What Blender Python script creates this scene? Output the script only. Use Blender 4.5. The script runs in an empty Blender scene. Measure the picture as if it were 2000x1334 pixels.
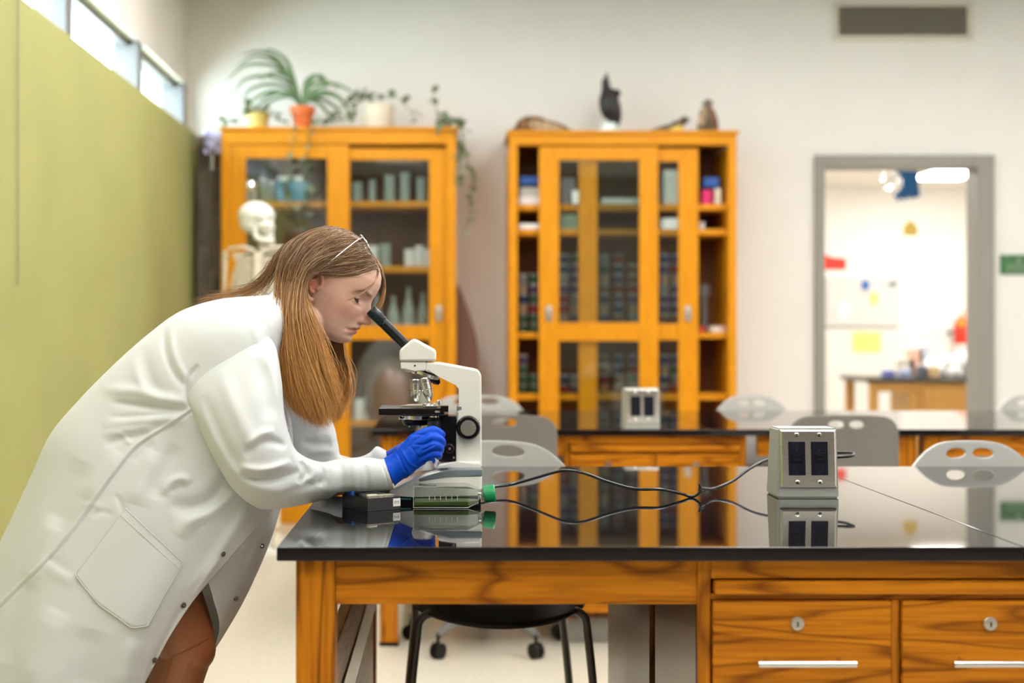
import bpy, bmesh, math, random
import numpy as np
from mathutils import Vector, Matrix, Euler, kdtree, noise

random.seed(7)
RNG = np.random.default_rng(7)
scn = bpy.context.scene
COL = scn.collection
PI = math.pi

# ------------------------------------------------------------------ camera, world, exposure
F = 2900.0          # focal length in pixels of the 2000 px wide frame
VX, VY = 880.0, 648.0   # vanishing point of the room's depth lines
CZ = 1.06           # camera height
cam_d = bpy.data.cameras.new('camera')
cam = bpy.data.objects.new('camera', cam_d)
COL.objects.link(cam)
cam.location = (0, 0, CZ)
cam.rotation_euler = (PI / 2, 0, 0)
cam_d.sensor_width = 36
cam_d.lens = 36 * F / 2000
cam_d.shift_x = (1000 - VX) / 2000
cam_d.shift_y = -(667 - VY) / 2000
cam_d.clip_start = .05
cam_d.clip_end = 200
cam_d.dof.use_dof = True
cam_d.dof.focus_distance = 2.80
cam_d.dof.aperture_fstop = 2.7
scn.camera = cam

world = bpy.data.worlds.new('world')
scn.world = world
world.use_nodes = True
bg = world.node_tree.nodes['Background']
bg.inputs[0].default_value = (.80, .96, 1.0, 1)
bg.inputs[1].default_value = 27.0

scn.view_settings.view_transform = 'Standard'
scn.view_settings.look = 'None'
scn.view_settings.gamma = 1
scn.view_settings.use_curve_mapping = False
scn.view_settings.exposure = -0.03
LAMP = 13.5          # emission of the ceiling troffers
WARM = (1.0, .965, .92)


def P(px, py, Y):
    """point at depth Y that stands where the photo shows (px, py)"""
    return Vector(((px - VX) * Y / F, Y, CZ - (py - VY) * Y / F))


def srgb(r, g, b):
    def c(v):
        v /= 255
        return v / 12.92 if v <= .04045 else ((v + .055) / 1.055) ** 2.4
    return (c(r), c(g), c(b), 1)


# ------------------------------------------------------------------ materials
def mat(name, color, rough=.5, metal=0.0, trans=0.0, ior=1.5, emit=None, estr=0, coat=0, sheen=0, spec=None, sss=0):
    m = bpy.data.materials.new(name)
    m.use_nodes = True
    b = m.node_tree.nodes['Principled BSDF']
    b.inputs['Base Color'].default_value = color
    b.inputs['Roughness'].default_value = rough
    b.inputs['Metallic'].default_value = metal
    b.inputs['Transmission Weight'].default_value = trans
    b.inputs['IOR'].default_value = ior
    b.inputs['Coat Weight'].default_value = coat
    b.inputs['Sheen Weight'].default_value = sheen
    if spec is not None:
        b.inputs['Specular IOR Level'].default_value = spec
    if sss:
        b.inputs['Subsurface Weight'].default_value = sss
        b.inputs['Subsurface Radius'].default_value = (.012, .005, .003)
        b.inputs['Subsurface Scale'].default_value = 1
    if emit:
        b.inputs['Emission Color'].default_value = emit
        b.inputs['Emission Strength'].default_value = estr
    return m


def add_noise(m, scale=20, amt=.12, detail=3, bump=0, bscale=None, stretch=(1, 1, 1)):
    nt = m.node_tree
    b = nt.nodes['Principled BSDF']
    base = tuple(b.inputs['Base Color'].default_value)
    tc = nt.nodes.new('ShaderNodeTexCoord')
    mp = nt.nodes.new('ShaderNodeMapping')
    mp.inputs['Scale'].default_value = stretch
    nt.links.new(tc.outputs['Object'], mp.inputs[0])
    n = nt.nodes.new('ShaderNodeTexNoise')
    n.inputs['Scale'].default_value = scale
    n.inputs['Detail'].default_value = detail
    nt.links.new(mp.outputs[0], n.inputs['Vector'])
    cr = nt.nodes.new('ShaderNodeValToRGB')
    cr.color_ramp.elements[0].position = .3
    cr.color_ramp.elements[1].position = .7
    cr.color_ramp.elements[0].color = tuple(c * (1 - amt) for c in base[:3]) + (1,)
    cr.color_ramp.elements[1].color = tuple(min(1, c * (1 + amt)) for c in base[:3]) + (1,)
    nt.links.new(n.outputs[0], cr.inputs[0])
    nt.links.new(cr.outputs[0], b.inputs['Base Color'])
    if bump:
        n2 = nt.nodes.new('ShaderNodeTexNoise')
        n2.inputs['Scale'].default_value = bscale or scale * 6
        nt.links.new(mp.outputs[0], n2.inputs['Vector'])
        bp = nt.nodes.new('ShaderNodeBump')
        bp.inputs['Strength'].default_value = bump
        bp.inputs['Distance'].default_value = .002
        nt.links.new(n2.outputs[0], bp.inputs['Height'])
        nt.links.new(bp.outputs[0], b.inputs['Normal'])
    return m


def oak(name, axis, light=(.56, .190, .006), dark=(.15, .035, .001), scale=1.0, rough=.36, bold=1.0):
    """varnished oak, grain running along axis 0/1/2"""
    m = mat(name, (*light, 1), rough, spec=.18)
    nt = m.node_tree
    b = nt.nodes['Principled BSDF']
    tc = nt.nodes.new('ShaderNodeTexCoord')
    mp = nt.nodes.new('ShaderNodeMapping')
    s = [7.0 * scale] * 3
    s[axis] = 0.9 * scale
    mp.inputs['Scale'].default_value = s
    nt.links.new(tc.outputs['Object'], mp.inputs[0])
    # broad cathedral figure: contour lines of a stretched noise
    n = nt.nodes.new('ShaderNodeTexNoise')
    n.inputs['Scale'].default_value = 1.3
    n.inputs['Detail'].default_value = 2.5
    n.inputs['Distortion'].default_value = .35
    nt.links.new(mp.outputs[0], n.inputs['Vector'])
    mul = nt.nodes.new('ShaderNodeMath')
    mul.operation = 'MULTIPLY'
    mul.inputs[1].default_value = 21
    nt.links.new(n.outputs[0], mul.inputs[0])
    fr = nt.nodes.new('ShaderNodeMath')
    fr.operation = 'PINGPONG'
    fr.inputs[1].default_value = 1
    nt.links.new(mul.outputs[0], fr.inputs[0])
    # fine pores
    mp2 = nt.nodes.new('ShaderNodeMapping')
    s2 = [130.0] * 3
    s2[axis] = 5.0
    mp2.inputs['Scale'].default_value = s2
    nt.links.new(tc.outputs['Object'], mp2.inputs[0])
    n2 = nt.nodes.new('ShaderNodeTexNoise')
    n2.inputs['Scale'].default_value = 1
    n2.inputs['Detail'].default_value = 3
    nt.links.new(mp2.outputs[0], n2.inputs['Vector'])
    cr = nt.nodes.new('ShaderNodeValToRGB')
    e = cr.color_ramp.elements
    e[0].position = .0
    e[0].color = (*light, 1)
    e[1].position = 1.0
    mid = tuple(l * (1 - .80 * bold) + d * .80 * bold for l, d in zip(light, dark))
    e[1].color = (*mid, 1)
    k = cr.color_ramp.elements.new(.66)
    k.color = tuple(l * .9 for l in light) + (1,)
    nt.links.new(fr.outputs[0], cr.inputs[0])
    mx = nt.nodes.new('ShaderNodeMix')
    mx.data_type = 'RGBA'
    mx.blend_type = 'MULTIPLY'
    cr2 = nt.nodes.new('ShaderNodeValToRGB')
    cr2.color_ramp.elements[0].position = .32
    cr2.color_ramp.elements[0].color = (.62, .52, .45, 1)
    cr2.color_ramp.elements[1].position = .60
    cr2.color_ramp.elements[1].color = (1.04, 1.04, 1.04, 1)
    nt.links.new(n2.outputs[0], cr2.inputs[0])
    mx.inputs[0].default_value = .8 * bold
    nt.links.new(cr.outputs[0], mx.inputs[6])
    nt.links.new(cr2.outputs[0], mx.inputs[7])
    nt.links.new(mx.outputs[2], b.inputs['Base Color'])
    return m


def thin_glass(name, tint=(.93, .97, .96, 1), gloss=.12, rough=.02):
    m = bpy.data.materials.new(name)
    m.use_nodes = True
    nt = m.node_tree
    nt.nodes.clear()
    o = nt.nodes.new('ShaderNodeOutputMaterial')
    t = nt.nodes.new('ShaderNodeBsdfTransparent')
    t.inputs[0].default_value = tint
    g = nt.nodes.new('ShaderNodeBsdfGlossy')
    g.inputs['Roughness'].default_value = rough
    fz = nt.nodes.new('ShaderNodeFresnel')
    fz.inputs[0].default_value = 1.5
    ad = nt.nodes.new('ShaderNodeMath')
    ad.operation = 'MULTIPLY_ADD'
    ad.inputs[1].default_value = 1.0
    ad.inputs[2].default_value = gloss
    # keep the index right on back faces too, so that a thin pane never mirrors totally
    ge = nt.nodes.new('ShaderNodeNewGeometry')
    io = nt.nodes.new('ShaderNodeMath')
    io.operation = 'MULTIPLY_ADD'
    io.inputs[1].default_value = 1 / 1.5 - 1.5
    io.inputs[2].default_value = 1.5
    nt.links.new(ge.outputs['Backfacing'], io.inputs[0])
    nt.links.new(io.outputs[0], fz.inputs[0])
    nt.links.new(fz.outputs[0], ad.inputs[0])
    mx = nt.nodes.new('ShaderNodeMixShader')
    nt.links.new(ad.outputs[0], mx.inputs[0])
    nt.links.new(t.outputs[0], mx.inputs[1])
    nt.links.new(g.outputs[0], mx.inputs[2])
    nt.links.new(mx.outputs[0], o.inputs[0])
    return m


M = {}
M['wall'] = add_noise(mat('wall_paint', (.74, .72, .685, 1), .7), 3, .02, bump=.05, bscale=300)
M['wall_far'] = mat('wall_behind_viewer', (.17, .155, .14, 1), .8)
M['green'] = add_noise(mat('green_paint', (.325, .32, .110, 1), .8), 2.2, .05, bump=.15, bscale=500)
M['floor'] = add_noise(mat('floor_vinyl', (.60, .56, .47, 1), .32), 60, .10, 5)
M['ceiling'] = add_noise(mat('ceiling_tile', (.62, .61, .57, 1), .9), 60, .05)
M['oak_x'] = oak('oak_horizontal', 0)
M['oak_z'] = oak('oak_upright', 2)
M['oak_y'] = oak('oak_sideways', 1, light=(.36, .12, .010))
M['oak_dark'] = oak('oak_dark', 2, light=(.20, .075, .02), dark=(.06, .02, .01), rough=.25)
CAB = dict(light=(.68, .27, .008), dark=(.42, .14, .003), bold=.32)
M['cab_z'] = oak('cabinet_oak_upright', 2, **CAB)
M['cab_x'] = oak('cabinet_oak_level', 0, **CAB)
M['cab_shade'] = oak('cabinet_oak_shaded', 2, light=(.20, .075, .02), dark=(.08, .03, .01), bold=.4)  # cabinet oak darkened to carry the shade inside
M['epoxy'] = add_noise(mat('black_epoxy_top', (.006, .005, .007, 1), .03, ior=1.55), 8, .3)
M['black'] = mat('black_plastic', (.006, .005, .006, 1), .30, spec=.25)
M['blacks'] = mat('black_soft', (.02, .02, .022, 1), .6)
M['steel'] = add_noise(mat('brushed_steel', (.62, .58, .53, 1), .30, 1.0), 30, .10, stretch=(1, 1, 14))
M['steel_side'] = mat('satin_chassis', (.52, .54, .50, 1), .38, .7)
M['chrome'] = mat('chrome', (.80, .80, .82, 1), .12, 1.0)
M['alu'] = mat('aluminium', (.70, .69, .68, 1), .25, 1.0)
M['frame_grey'] = mat('grey_door_paint', (.255, .24, .215, 1), .5)
M['mullion'] = mat('grey_window_metal', (.16, .155, .16, 1), .4)
M['enamel'] = add_noise(mat('ivory_enamel', (.80, .79, .73, 1), .28, coat=.3), 6, .02)
M['slate'] = mat('slate_band', (.16, .19, .22, 1), .3)
M['tube_blk'] = mat('eyepiece_black', (.008, .010, .013, 1), .28, spec=.3)
M['chair_light'] = add_noise(mat('chair_pale_grey', (.50, .50, .48, 1), .42), 8, .04)
M['chair_dark'] = add_noise(mat('chair_taupe', (.16, .145, .13, 1), .45), 8, .04)
M['chair_seat'] = mat('chair_shaded_seat', (.03, .028, .026, 1), .5)  # seat of the pale chairs, darkened for the shade beneath the bench
M['chair_metal'] = mat('chair_frame_metal', (.17, .165, .16, 1), .4, .3)
M['white'] = mat('white_plastic', (.80, .80, .78, 1), .4)
M['offwhite'] = mat('cream_ceramic', (.74, .68, .54, 1), .45)
M['terra'] = mat('terracotta', (.62, .13, .02, 1), .6)
M['yellowpot'] = mat('yellow_pot', (.68, .55, .16, 1), .5)
M['leaf'] = add_noise(mat('leaf_green', (.10, .17, .07, 1), .5), 10, .3)
M['leaf2'] = add_noise(mat('leaf_grey_green', (.15, .20, .11, 1), .5), 10, .3)
M['glass'] = thin_glass('cabinet_glass', gloss=.05)
M['wglass'] = thin_glass('window_glass', tint=(.96, .99, 1, 1), gloss=.02)
M['blue_bin'] = mat('blue_bin', (.05, .27, .42, 1), .4)
M['jar'] = mat('pale_glassware', (.50, .56, .52, 1), .2, trans=.35)
M['paper'] = mat('paper', (.82, .81, .78, 1), .8)
M['bone'] = add_noise(mat('bone', (.70, .65, .53, 1), .5), 25, .12)
M['skull'] = add_noise(mat('skull_bone', (.78, .78, .72, 1), .4), 25, .06)
M['socket'] = mat('socket_shade', (.22, .19, .14, 1), .8)
M['crow'] = mat('black_feathers', (.010, .008, .010, 1), .5)
M['feather'] = add_noise(mat('mottled_feathers', (.16, .075, .03, 1), .8), 40, .95, 4)
M['feather2'] = add_noise(mat('grey_brown_feathers', (.12, .09, .06, 1), .8), 30, .8, 4)
M['bird_pale'] = add_noise(mat('pale_feathers', (.42, .30, .18, 1), .8), 40, .5, 4)
M['base_white'] = mat('pale_stand', (.68, .78, .76, 1), .4)
M['vent'] = mat('vent_metal', (.62, .57, .48, 1), .5)
M['ventd'] = mat('vent_slat', (.30, .26, .205, 1), .5)
M['signgreen'] = mat('green_sign', (.045, .145, .05, 1), .5)
M['signtext'] = mat('sign_print', (.25, .32, .22, 1), .5)
M['red'] = mat('red_paint', (.62, .03, .015, 1), .4)
M['orange'] = mat('orange_plastic', (.85, .28, .02, 1), .4)
M['magenta'] = mat('magenta_pack', (.75, .01, .16, 1), .5)
M['blue'] = mat('blue_pack', (.01, .09, .38, 1), .5)
M['foilblue'] = mat('blue_foil', (.01, .10, .28, 1), .3, .3)
M['foil'] = mat('silver_foil', (.8, .78, .76, 1), .2, .9)
M['yellow'] = mat('yellow_card', (.72, .52, .12, 1), .6)
M['lime'] = mat('yellow_green_note', (.62, .62, .16, 1), .7)
M['room2'] = mat('next_room_paint', (.86, .84, .80, 1), .7)
M['wood_pale'] = oak('pale_oak', 0, light=(.62, .34, .10), dark=(.4, .2, .05), bold=.4)
M['cable'] = mat('black_cable', (.012, .014, .018, 1), .22)
M['cap'] = mat('green_cap', (.005, .30, .095, 1), .35)
M['algae'] = mat('green_culture', (.055, .12, .010, 1), .15, trans=.25, ior=1.33)
M['bag'] = mat('white_bags', (.85, .85, .85, 1), .4)
M['brown_grey'] = add_noise(mat('brown_grey_matte', (.20, .165, .125, 1), .8), 12, .3)
M['brownwood'] = mat('dark_brown_wood', (.12, .05, .03, 1), .4)

# lab coat cloth: bright white with a very fine weave
M['coat'] = add_noise(mat('white_coat_cotton', (.80, .83, .855, 1), .75, sheen=.1), 3, .012, bump=.05, bscale=900)
_nt = M['coat'].node_tree
_tr = _nt.nodes.new('ShaderNodeBsdfTranslucent')
_tr.inputs[0].default_value = (.86, .85, .82, 1)
_ms = _nt.nodes.new('ShaderNodeMixShader')
_ms.inputs[0].default_value = .22
_nt.links.new(_nt.nodes['Principled BSDF'].outputs[0], _ms.inputs[1])
_nt.links.new(_tr.outputs[0], _ms.inputs[2])
_nt.links.new(_ms.outputs[0], _nt.nodes['Material Output'].inputs[0])
M['glove'] = mat('blue_nitrile', (.0005, .070, .62, 1), .5, spec=.22)


# ------------------------------------------------------------------ object helpers
def link_mesh(name, me, parent=None, loc=None):
    o = bpy.data.objects.new(name, me)
    COL.objects.link(o)
    if parent is not None:
        o.parent = parent
    if loc is not None:
        o.location = loc
    return o


def tag(o, label=None, cat=None, group=None, kind=None):
    if label:
        o['label'] = label
    if cat:
        o['category'] = cat
    if group:
        o['group'] = group
    if kind:
        o['kind'] = kind
    return o


def thing(name, label, cat, loc=(0, 0, 0), rz=0, group=None):
    o = bpy.data.objects.new(name, None)
    o.empty_display_size = .05
    COL.objects.link(o)
    o.location = loc
    o.rotation_euler = (0, 0, rz)
    return tag(o, label, cat, group)


def copy_tree(o, parent=None):
    c = o.copy()
    COL.objects.link(c)
    if parent is not None:
        c.parent = parent
    for ch in KIDS.get(o.name, []):
        copy_tree(ch, c)
    return c


KIDS = {}


def reg(o, parent):
    if parent is not None:
        KIDS.setdefault(parent.name, []).append(o)
    return o


def dup(root, loc, rz=None, label=None, group=None):
    c = root.copy()
    COL.objects.link(c)
    c.location = loc
    if rz is not None:
        c.rotation_euler = (0, 0, rz)
    if label:
        c['label'] = label
    if group:
        c['group'] = group
    for ch in KIDS.get(root.name, []):
        d = ch.copy()
        COL.objects.link(d)
        d.parent = c
        for g in KIDS.get(ch.name, []):
            e = g.copy()
            COL.objects.link(e)
            e.parent = d
    return c


class MB:
    """collects shapes; build() links them as ONE mesh object"""

    def __init__(s):
        s.bm = bmesh.new()
        s.wn = False

    def box(s, x0, x1, y0, y1, z0, z1, bev=0.0, seg=2):
        r = bmesh.ops.create_cube(s.bm, size=1)
        vs = r['verts']
        for v in vs:
            v.co = Vector(((x0 + x1) / 2 + v.co.x * (x1 - x0), (y0 + y1) / 2 + v.co.y * (y1 - y0), (z0 + z1) / 2 + v.co.z * (z1 - z0)))
        if bev:
            s.wn = True
            es = list({e for v in vs for e in v.link_edges})
            bmesh.ops.bevel(s.bm, geom=es, offset=bev, segments=seg, affect='EDGES', profile=.5)
        return s

    def cyl(s, p0, p1, r0, r1=None, n=20, caps=True):
        p0, p1 = Vector(p0), Vector(p1)
        r1 = r0 if r1 is None else r1
        d = p1 - p0
        q = d.to_track_quat('Z', 'Y').to_matrix().to_4x4()
        mt = Matrix.Translation((p0 + p1) / 2) @ q
        bmesh.ops.create_cone(s.bm, cap_ends=caps, cap_tris=False, segments=n, radius1=max(r0, 1e-5), radius2=max(r1, 1e-5), depth=d.length, matrix=mt)
        return s

    def lathe(s, c, prof, n=24, axis=None):
        """prof: list of (r, h) turned about axis through c"""
        axis = Vector(axis or (0, 0, 1)).normalized()
        q = axis.to_track_quat('Z', 'Y').to_matrix()
        rings = []
        for r, h in prof:
            ring = []
            for k in range(n):
                a = 2 * PI * k / n
                ring.append(s.bm.verts.new(Vector(c) + q @ Vector((r * math.cos(a), r * math.sin(a), h))))
            rings.append(ring)
        for i in range(len(rings) - 1):
            for k in range(n):
                s.bm.faces.new((rings[i][k], rings[i][(k + 1) % n], rings[i + 1][(k + 1) % n], rings[i + 1][k]))
        for ring, flip in ((rings[0], True), (rings[-1], False)):
            try:
                s.bm.faces.new(ring[::-1] if flip else ring)
            except Exception:
                pass
        return s

    def tube(s, pts, r, n=8, res=6, smooth=True, caps=True):
        """tube through pts; r a number or list"""
        pts = [np.array(p, float) for p in pts]
        rs = np.full(len(pts), r, float) if np.isscalar(r) else np.array(r, float)
        if smooth and len(pts) > 2:
            A = catmull(np.column_stack([np.array(pts), rs]), res)
            pts, rs = A[:, :3], A[:, 3]
        else:
            pts = np.array(pts)
        rings = []
        ref = None
        for i in range(len(pts)):
            t = pts[min(i + 1, len(pts) - 1)] - pts[max(i - 1, 0)]
            t = t / (np.linalg.norm(t) + 1e-12)
            if ref is None:
                up = np.array([0, 0, 1.0]) if abs(t[2]) < .9 else np.array([1.0, 0, 0])
                ref = np.cross(t, up)
            ref = ref - t * ref.dot(t)
            ref /= np.linalg.norm(ref) + 1e-12
            bi = np.cross(t, ref)
            rings.append([s.bm.verts.new(Vector(pts[i] + rs[i] * (math.cos(a) * ref + math.sin(a) * bi))) for a in np.linspace(0, 2 * PI, n, endpoint=False)])
        for i in range(len(rings) - 1):
            for k in range(n):
                s.bm.faces.new((rings[i][k], rings[i][(k + 1) % n], rings[i + 1][(k + 1) % n], rings[i + 1][k]))
        if caps:
            s.bm.faces.new(rings[0][::-1])
            s.bm.faces.new(rings[-1])
        return s

    def ell(s, c, r, rot=None, u=20, v=14):
        """ellipsoid, rot = (rx, ry, rz)"""
        mt = Matrix.Translation(Vector(c)) @ (Euler(rot).to_matrix().to_4x4() if rot else Matrix()) @ Matrix.Diagonal((*r, 1))
        bmesh.ops.create_uvsphere(s.bm, u_segments=u, v_segments=v, radius=1, matrix=mt)
        return s

    def prism(s, poly, y0, y1, bev=0, seg=2, plane='xz'):
        """extrude a polygon of (x, z) from y0 to y1"""
        def mk(a, b, y):
            return (a, y, b) if plane == 'xz' else ((a, b, y) if plane == 'xy' else (y, a, b))
        v0 = [s.bm.verts.new(mk(a, b, y0)) for a, b in poly]
        v1 = [s.bm.verts.new(mk(a, b, y1)) for a, b in poly]
        n = len(poly)
        fs = [s.bm.faces.new(v0), s.bm.faces.new(v1[::-1])]
        for i in range(n):
            fs.append(s.bm.faces.new((v0[i], v1[i], v1[(i + 1) % n], v0[(i + 1) % n])))
        if bev:
            s.wn = True
            es = list({e for f in fs for e in f.edges})
            bmesh.ops.bevel(s.bm, geom=es, offset=bev, segments=seg, affect='EDGES', profile=.5)
        return s

    def build(s, name, m, parent=None, smooth=True, loc=None, world=False, label=None):
        bmesh.ops.recalc_face_normals(s.bm, faces=s.bm.faces)
        me = bpy.data.meshes.new(name)
        if world and parent is not None:
            off = parent.location.copy()
            if parent.parent is not None:
                off += parent.parent.location
            for v in s.bm.verts:
                v.co -= off
        s.bm.to_mesh(me)
        s.bm.free()
        if smooth:
            me.polygons.foreach_set('use_smooth', [True] * len(me.polygons))
            me.set_sharp_from_angle(angle=math.radians(38))
        me.materials.append(m)
        o = link_mesh(name, me, parent, loc)
        if s.wn and smooth:
            w_ = o.modifiers.new('wn', 'WEIGHTED_NORMAL')
            w_.weight = 100
            w_.keep_sharp = True
        reg(o, parent)
        if label:
            o['label'] = label
        return o


def catmull(A, res):
    A = np.asarray(A, float)
    n = len(A)
    out = []
    E = np.vstack([2 * A[0] - A[1], A, 2 * A[-1] - A[-2]])
    for i in range(n - 1):
        p0, p1, p2, p3 = E[i], E[i + 1], E[i + 2], E[i + 3]
        for k in range(res):
            t = k / res
            out.append(.5 * ((2 * p1) + (-p0 + p2) * t + (2 * p0 - 5 * p1 + 4 * p2 - p3) * t * t + (-p0 + 3 * p1 - 3 * p2 + p3) * t ** 3))
    out.append(A[-1])
    return np.array(out)


def cat_at(A, t):
    """Catmull-Rom through rows of A at parameters t in [0,1] (array)"""
    A = np.asarray(A, float)
    n = len(A)
    E = np.vstack([2 * A[0] - A[1], A, 2 * A[-1] - A[-2]])
    u = np.clip(np.asarray(t, float), 0, 1) * (n - 1)
    i = np.minimum(u.astype(int), n - 2)
    f = (u - i)[..., None]
    p0, p1, p2, p3 = E[i], E[i + 1], E[i + 2], E[i + 3]
    return .5 * ((2 * p1) + (-p0 + p2) * f + (2 * p0 - 5 * p1 + 4 * p2 - p3) * f * f + (-p0 + 3 * p1 - 3 * p2 + p3) * f ** 3)


def grid_mesh(name, V, m, parent=None, closed=False, smooth=True, cap=False, uvw=None):
    """V: (nu, nv, 3) array -> one mesh object"""
    nu, nv = V.shape[:2]
    me = bpy.data.meshes.new(name)
    idx = np.arange(nu * nv).reshape(nu, nv)
    if closed:
        a = idx[:-1, :]
        b = np.roll(idx, -1, axis=1)[:-1, :]
        c = np.roll(idx, -1, axis=1)[1:, :]
        d = idx[1:, :]
    else:
        a, b, c, d = idx[:-1, :-1], idx[:-1, 1:], idx[1:, 1:], idx[1:, :-1]
    faces = np.stack([a, b, c, d], -1).reshape(-1, 4)
    me.from_pydata(V.reshape(-1, 3).tolist(), [], faces.tolist())
    if smooth:
        me.polygons.foreach_set('use_smooth', [True] * len(me.polygons))
    me.materials.append(m)
    me.update()
    o = link_mesh(name, me, parent)
    reg(o, parent)
    return o


def solidify(o, th, offset=-1):
    md = o.modifiers.new('solid', 'SOLIDIFY')
    md.thickness = th
    md.offset = offset
    return o


def bake(o):
    """apply modifiers into the object's own mesh"""
    dg = bpy.context.evaluated_depsgraph_get()
    me = bpy.data.meshes.new_from_object(o.evaluated_get(dg))
    mats = [s for s in o.data.materials]
    o.modifiers.clear()
    old = o.data
    o.data = me
    bpy.data.meshes.remove(old)
    if not me.materials:
        for x in mats:
            me.materials.append(x)
    return o


def remesh(o, size, smooth_it=4):
    r = o.modifiers.new('r', 'REMESH')
    r.mode = 'VOXEL'
    r.voxel_size = size
    r.use_smooth_shade = True
    if smooth_it:
        s = o.modifiers.new('s', 'SMOOTH')
        s.iterations = smooth_it
        s.factor = .5
    bake(o)
    me = o.data
    me.polygons.foreach_set('use_smooth', [True] * len(me.polygons))
    return o


def panel(name, w, h, holes, m, parent, nx=70, nz=36, rc=.08, bend=.04, th=.008, ez=2.6):
    """chair back: super-elliptic outline with oval holes; x in +-w/2, z 0..h; edges snapped to the outline"""
    xs = np.linspace(-w / 2, w / 2, nx)
    zs = np.linspace(0, h, nz)

    def sd(x, z):
        # rounded box distance
        qx, qz = abs(x) - (w / 2 - rc), abs(z - h / 2) - (h / 2 - rc)
        d = math.hypot(max(qx, 0), max(qz, 0)) + min(max(qx, qz), 0) - rc
        for (cx, cz, a, b) in holes:
            k = math.hypot((x - cx) / a, (z - cz) / b)
            d = max(d, (1 - k) * min(a, b))
        return d
    bm = bmesh.new()
    vs = {}
    for i in range(nx - 1):
        for j in range(nz - 1):
            cx, cz = (xs[i] + xs[i + 1]) / 2, (zs[j] + zs[j + 1]) / 2
            if sd(cx, cz) > 0:
                continue
            q = []
            for a, b in ((i, j), (i + 1, j), (i + 1, j + 1), (i, j + 1)):
                if (a, b) not in vs:
                    vs[(a, b)] = bm.verts.new((xs[a], 0, zs[b]))
                q.append(vs[(a, b)])
            bm.faces.new(q)
    for v in bm.verts:
        if v.is_boundary:
            for _ in range(5):
                x, z = v.co.x, v.co.z
                d = sd(x, z)
                e = 1e-4
                gx = (sd(x + e, z) - sd(x - e, z)) / (2 * e)
                gz = (sd(x, z + e) - sd(x, z - e)) / (2 * e)
                g = gx * gx + gz * gz + 1e-9
                v.co.x -= d * gx / g
                v.co.z -= d * gz / g
    for v in bm.verts:
        k = v.co.x / (w / 2)
        v.co.y = -bend * k * k
    me = bpy.data.meshes.new(name)
    bm.to_mesh(me)
    bm.free()
    me.polygons.foreach_set('use_smooth', [True] * len(me.polygons))
    me.materials.append(m)
    o = link_mesh(name, me, parent)
    solidify(o, th, 0)
    bv = o.modifiers.new('b', 'BEVEL')
    bv.width = th * .35
    bv.segments = 2
    bv.limit_method = 'ANGLE'
    bake(o)
    o.data.polygons.foreach_set('use_smooth', [True] * len(o.data.polygons))
    o.data.set_sharp_from_angle(angle=math.radians(50))
    reg(o, parent)
    return o


def struct(mb, name, m, smooth=False):
    o = mb.build(name, m, smooth=smooth)
    o['kind'] = 'structure'
    return o


ORD = ['first', 'second', 'third', 'fourth', 'fifth', 'sixth', 'seventh', 'eighth', 'ninth', 'tenth', 'eleventh', 'twelfth', 'thirteenth']

# ================================================================== THE ROOM
WALL_Y = F / 335.0      # 8.657
XL = -1.53              # left wall, upper part with the clerestory
XG = -1.45              # green lower part, proud of it
GZ = 2.19               # its ledge
SOF = 2.49              # head of the windows
XR = 4.3
CEIL = 3.05
YF = -2.6
struct(MB().box(XL - .3, XR + .3, YF - .2, 17, -.1, 0), 'floor', M['floor'])
struct(MB().box(XL - .3, XR + .3, YF - .2, WALL_Y + .15, CEIL, CEIL + .1), 'ceiling', M['ceiling'])
# back wall with the doorway cut out of it
DX0, DX1 = (1605 - VX) / 335, (1912 - VX) / 335
DZ = CZ + (648 - 325) / 335
wb = MB()
wb.box(XL - .3, DX0, WALL_Y, WALL_Y + .15, 0, CEIL)
wb.box(DX1, XR + .3, WALL_Y, WALL_Y + .15, 0, CEIL)
wb.box(DX0, DX1, WALL_Y, WALL_Y + .15, DZ, CEIL)
struct(wb, 'wall_back', M['wall'])
struct(MB().box(XG - .35, XG, YF, WALL_Y, 0, GZ, .004), 'wall_left', M['green'])
struct(MB().box(XL - .3, XL, YF, WALL_Y, SOF, CEIL), 'wall_left_upper', M['wall'])
struct(MB().box(XR, XR + .3, YF, WALL_Y + .15, 0, CEIL), 'wall_right', M['wall'])
struct(MB().box(XL - .3, XR + .3, YF - .2, YF, 0, CEIL), 'wall_front', M['wall_far'])
# clerestory: a run of windows along the left wall
ys = [YF, -1.0, .45, 1.85, 3.2, 4.55, 5.97, 7.33, 8.57]
for i in range(len(ys) - 1):
    y0, y1 = ys[i], ys[i + 1]
    w = MB()
    w.box(XL - .13, XL - .002, y1 - .05, y1 + .05, GZ, SOF, .004)
    w.box(XL - .12, XL - .05, y0 + .035, y1 - .035, GZ, GZ + .03, .003)
    w.box(XL - .12, XL - .05, y0 + .035, y1 - .035, SOF - .03, SOF, .003)
    o = struct(w, 'window_%d' % (i + 1), M['mullion'])
    MB().box(XL - .088, XL - .084, y0 + .035, y1 - .035, GZ + .03, SOF - .03).build('pane', M['wglass'], o, smooth=False)
struct(MB().box(XL - .3, XL, WALL_Y - .05, WALL_Y, GZ, SOF), 'wall_left_pier', M['wall'])
# baseboards
struct(MB().box(XG, DX0 - .05, WALL_Y - .012, WALL_Y, 0, .1, .003), 'baseboard_back', M['frame_grey'])
# door frame
dj = (1605 - 1590) / 335
df = MB()
fy0, fy1 = WALL_Y - .03, WALL_Y + .18
df.box(DX0 - dj, DX0 + .012, fy0, fy1, 0, DZ + .063, .004)
df.box(DX1 - .012, DX1 + .082, fy0, fy1, 0, DZ + .063, .004)
df.box(DX0 + .012, DX1 - .012, fy0, fy1, DZ - .006, DZ + .063, .004)
struct(df, 'door_1', M['frame_grey'])

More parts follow.
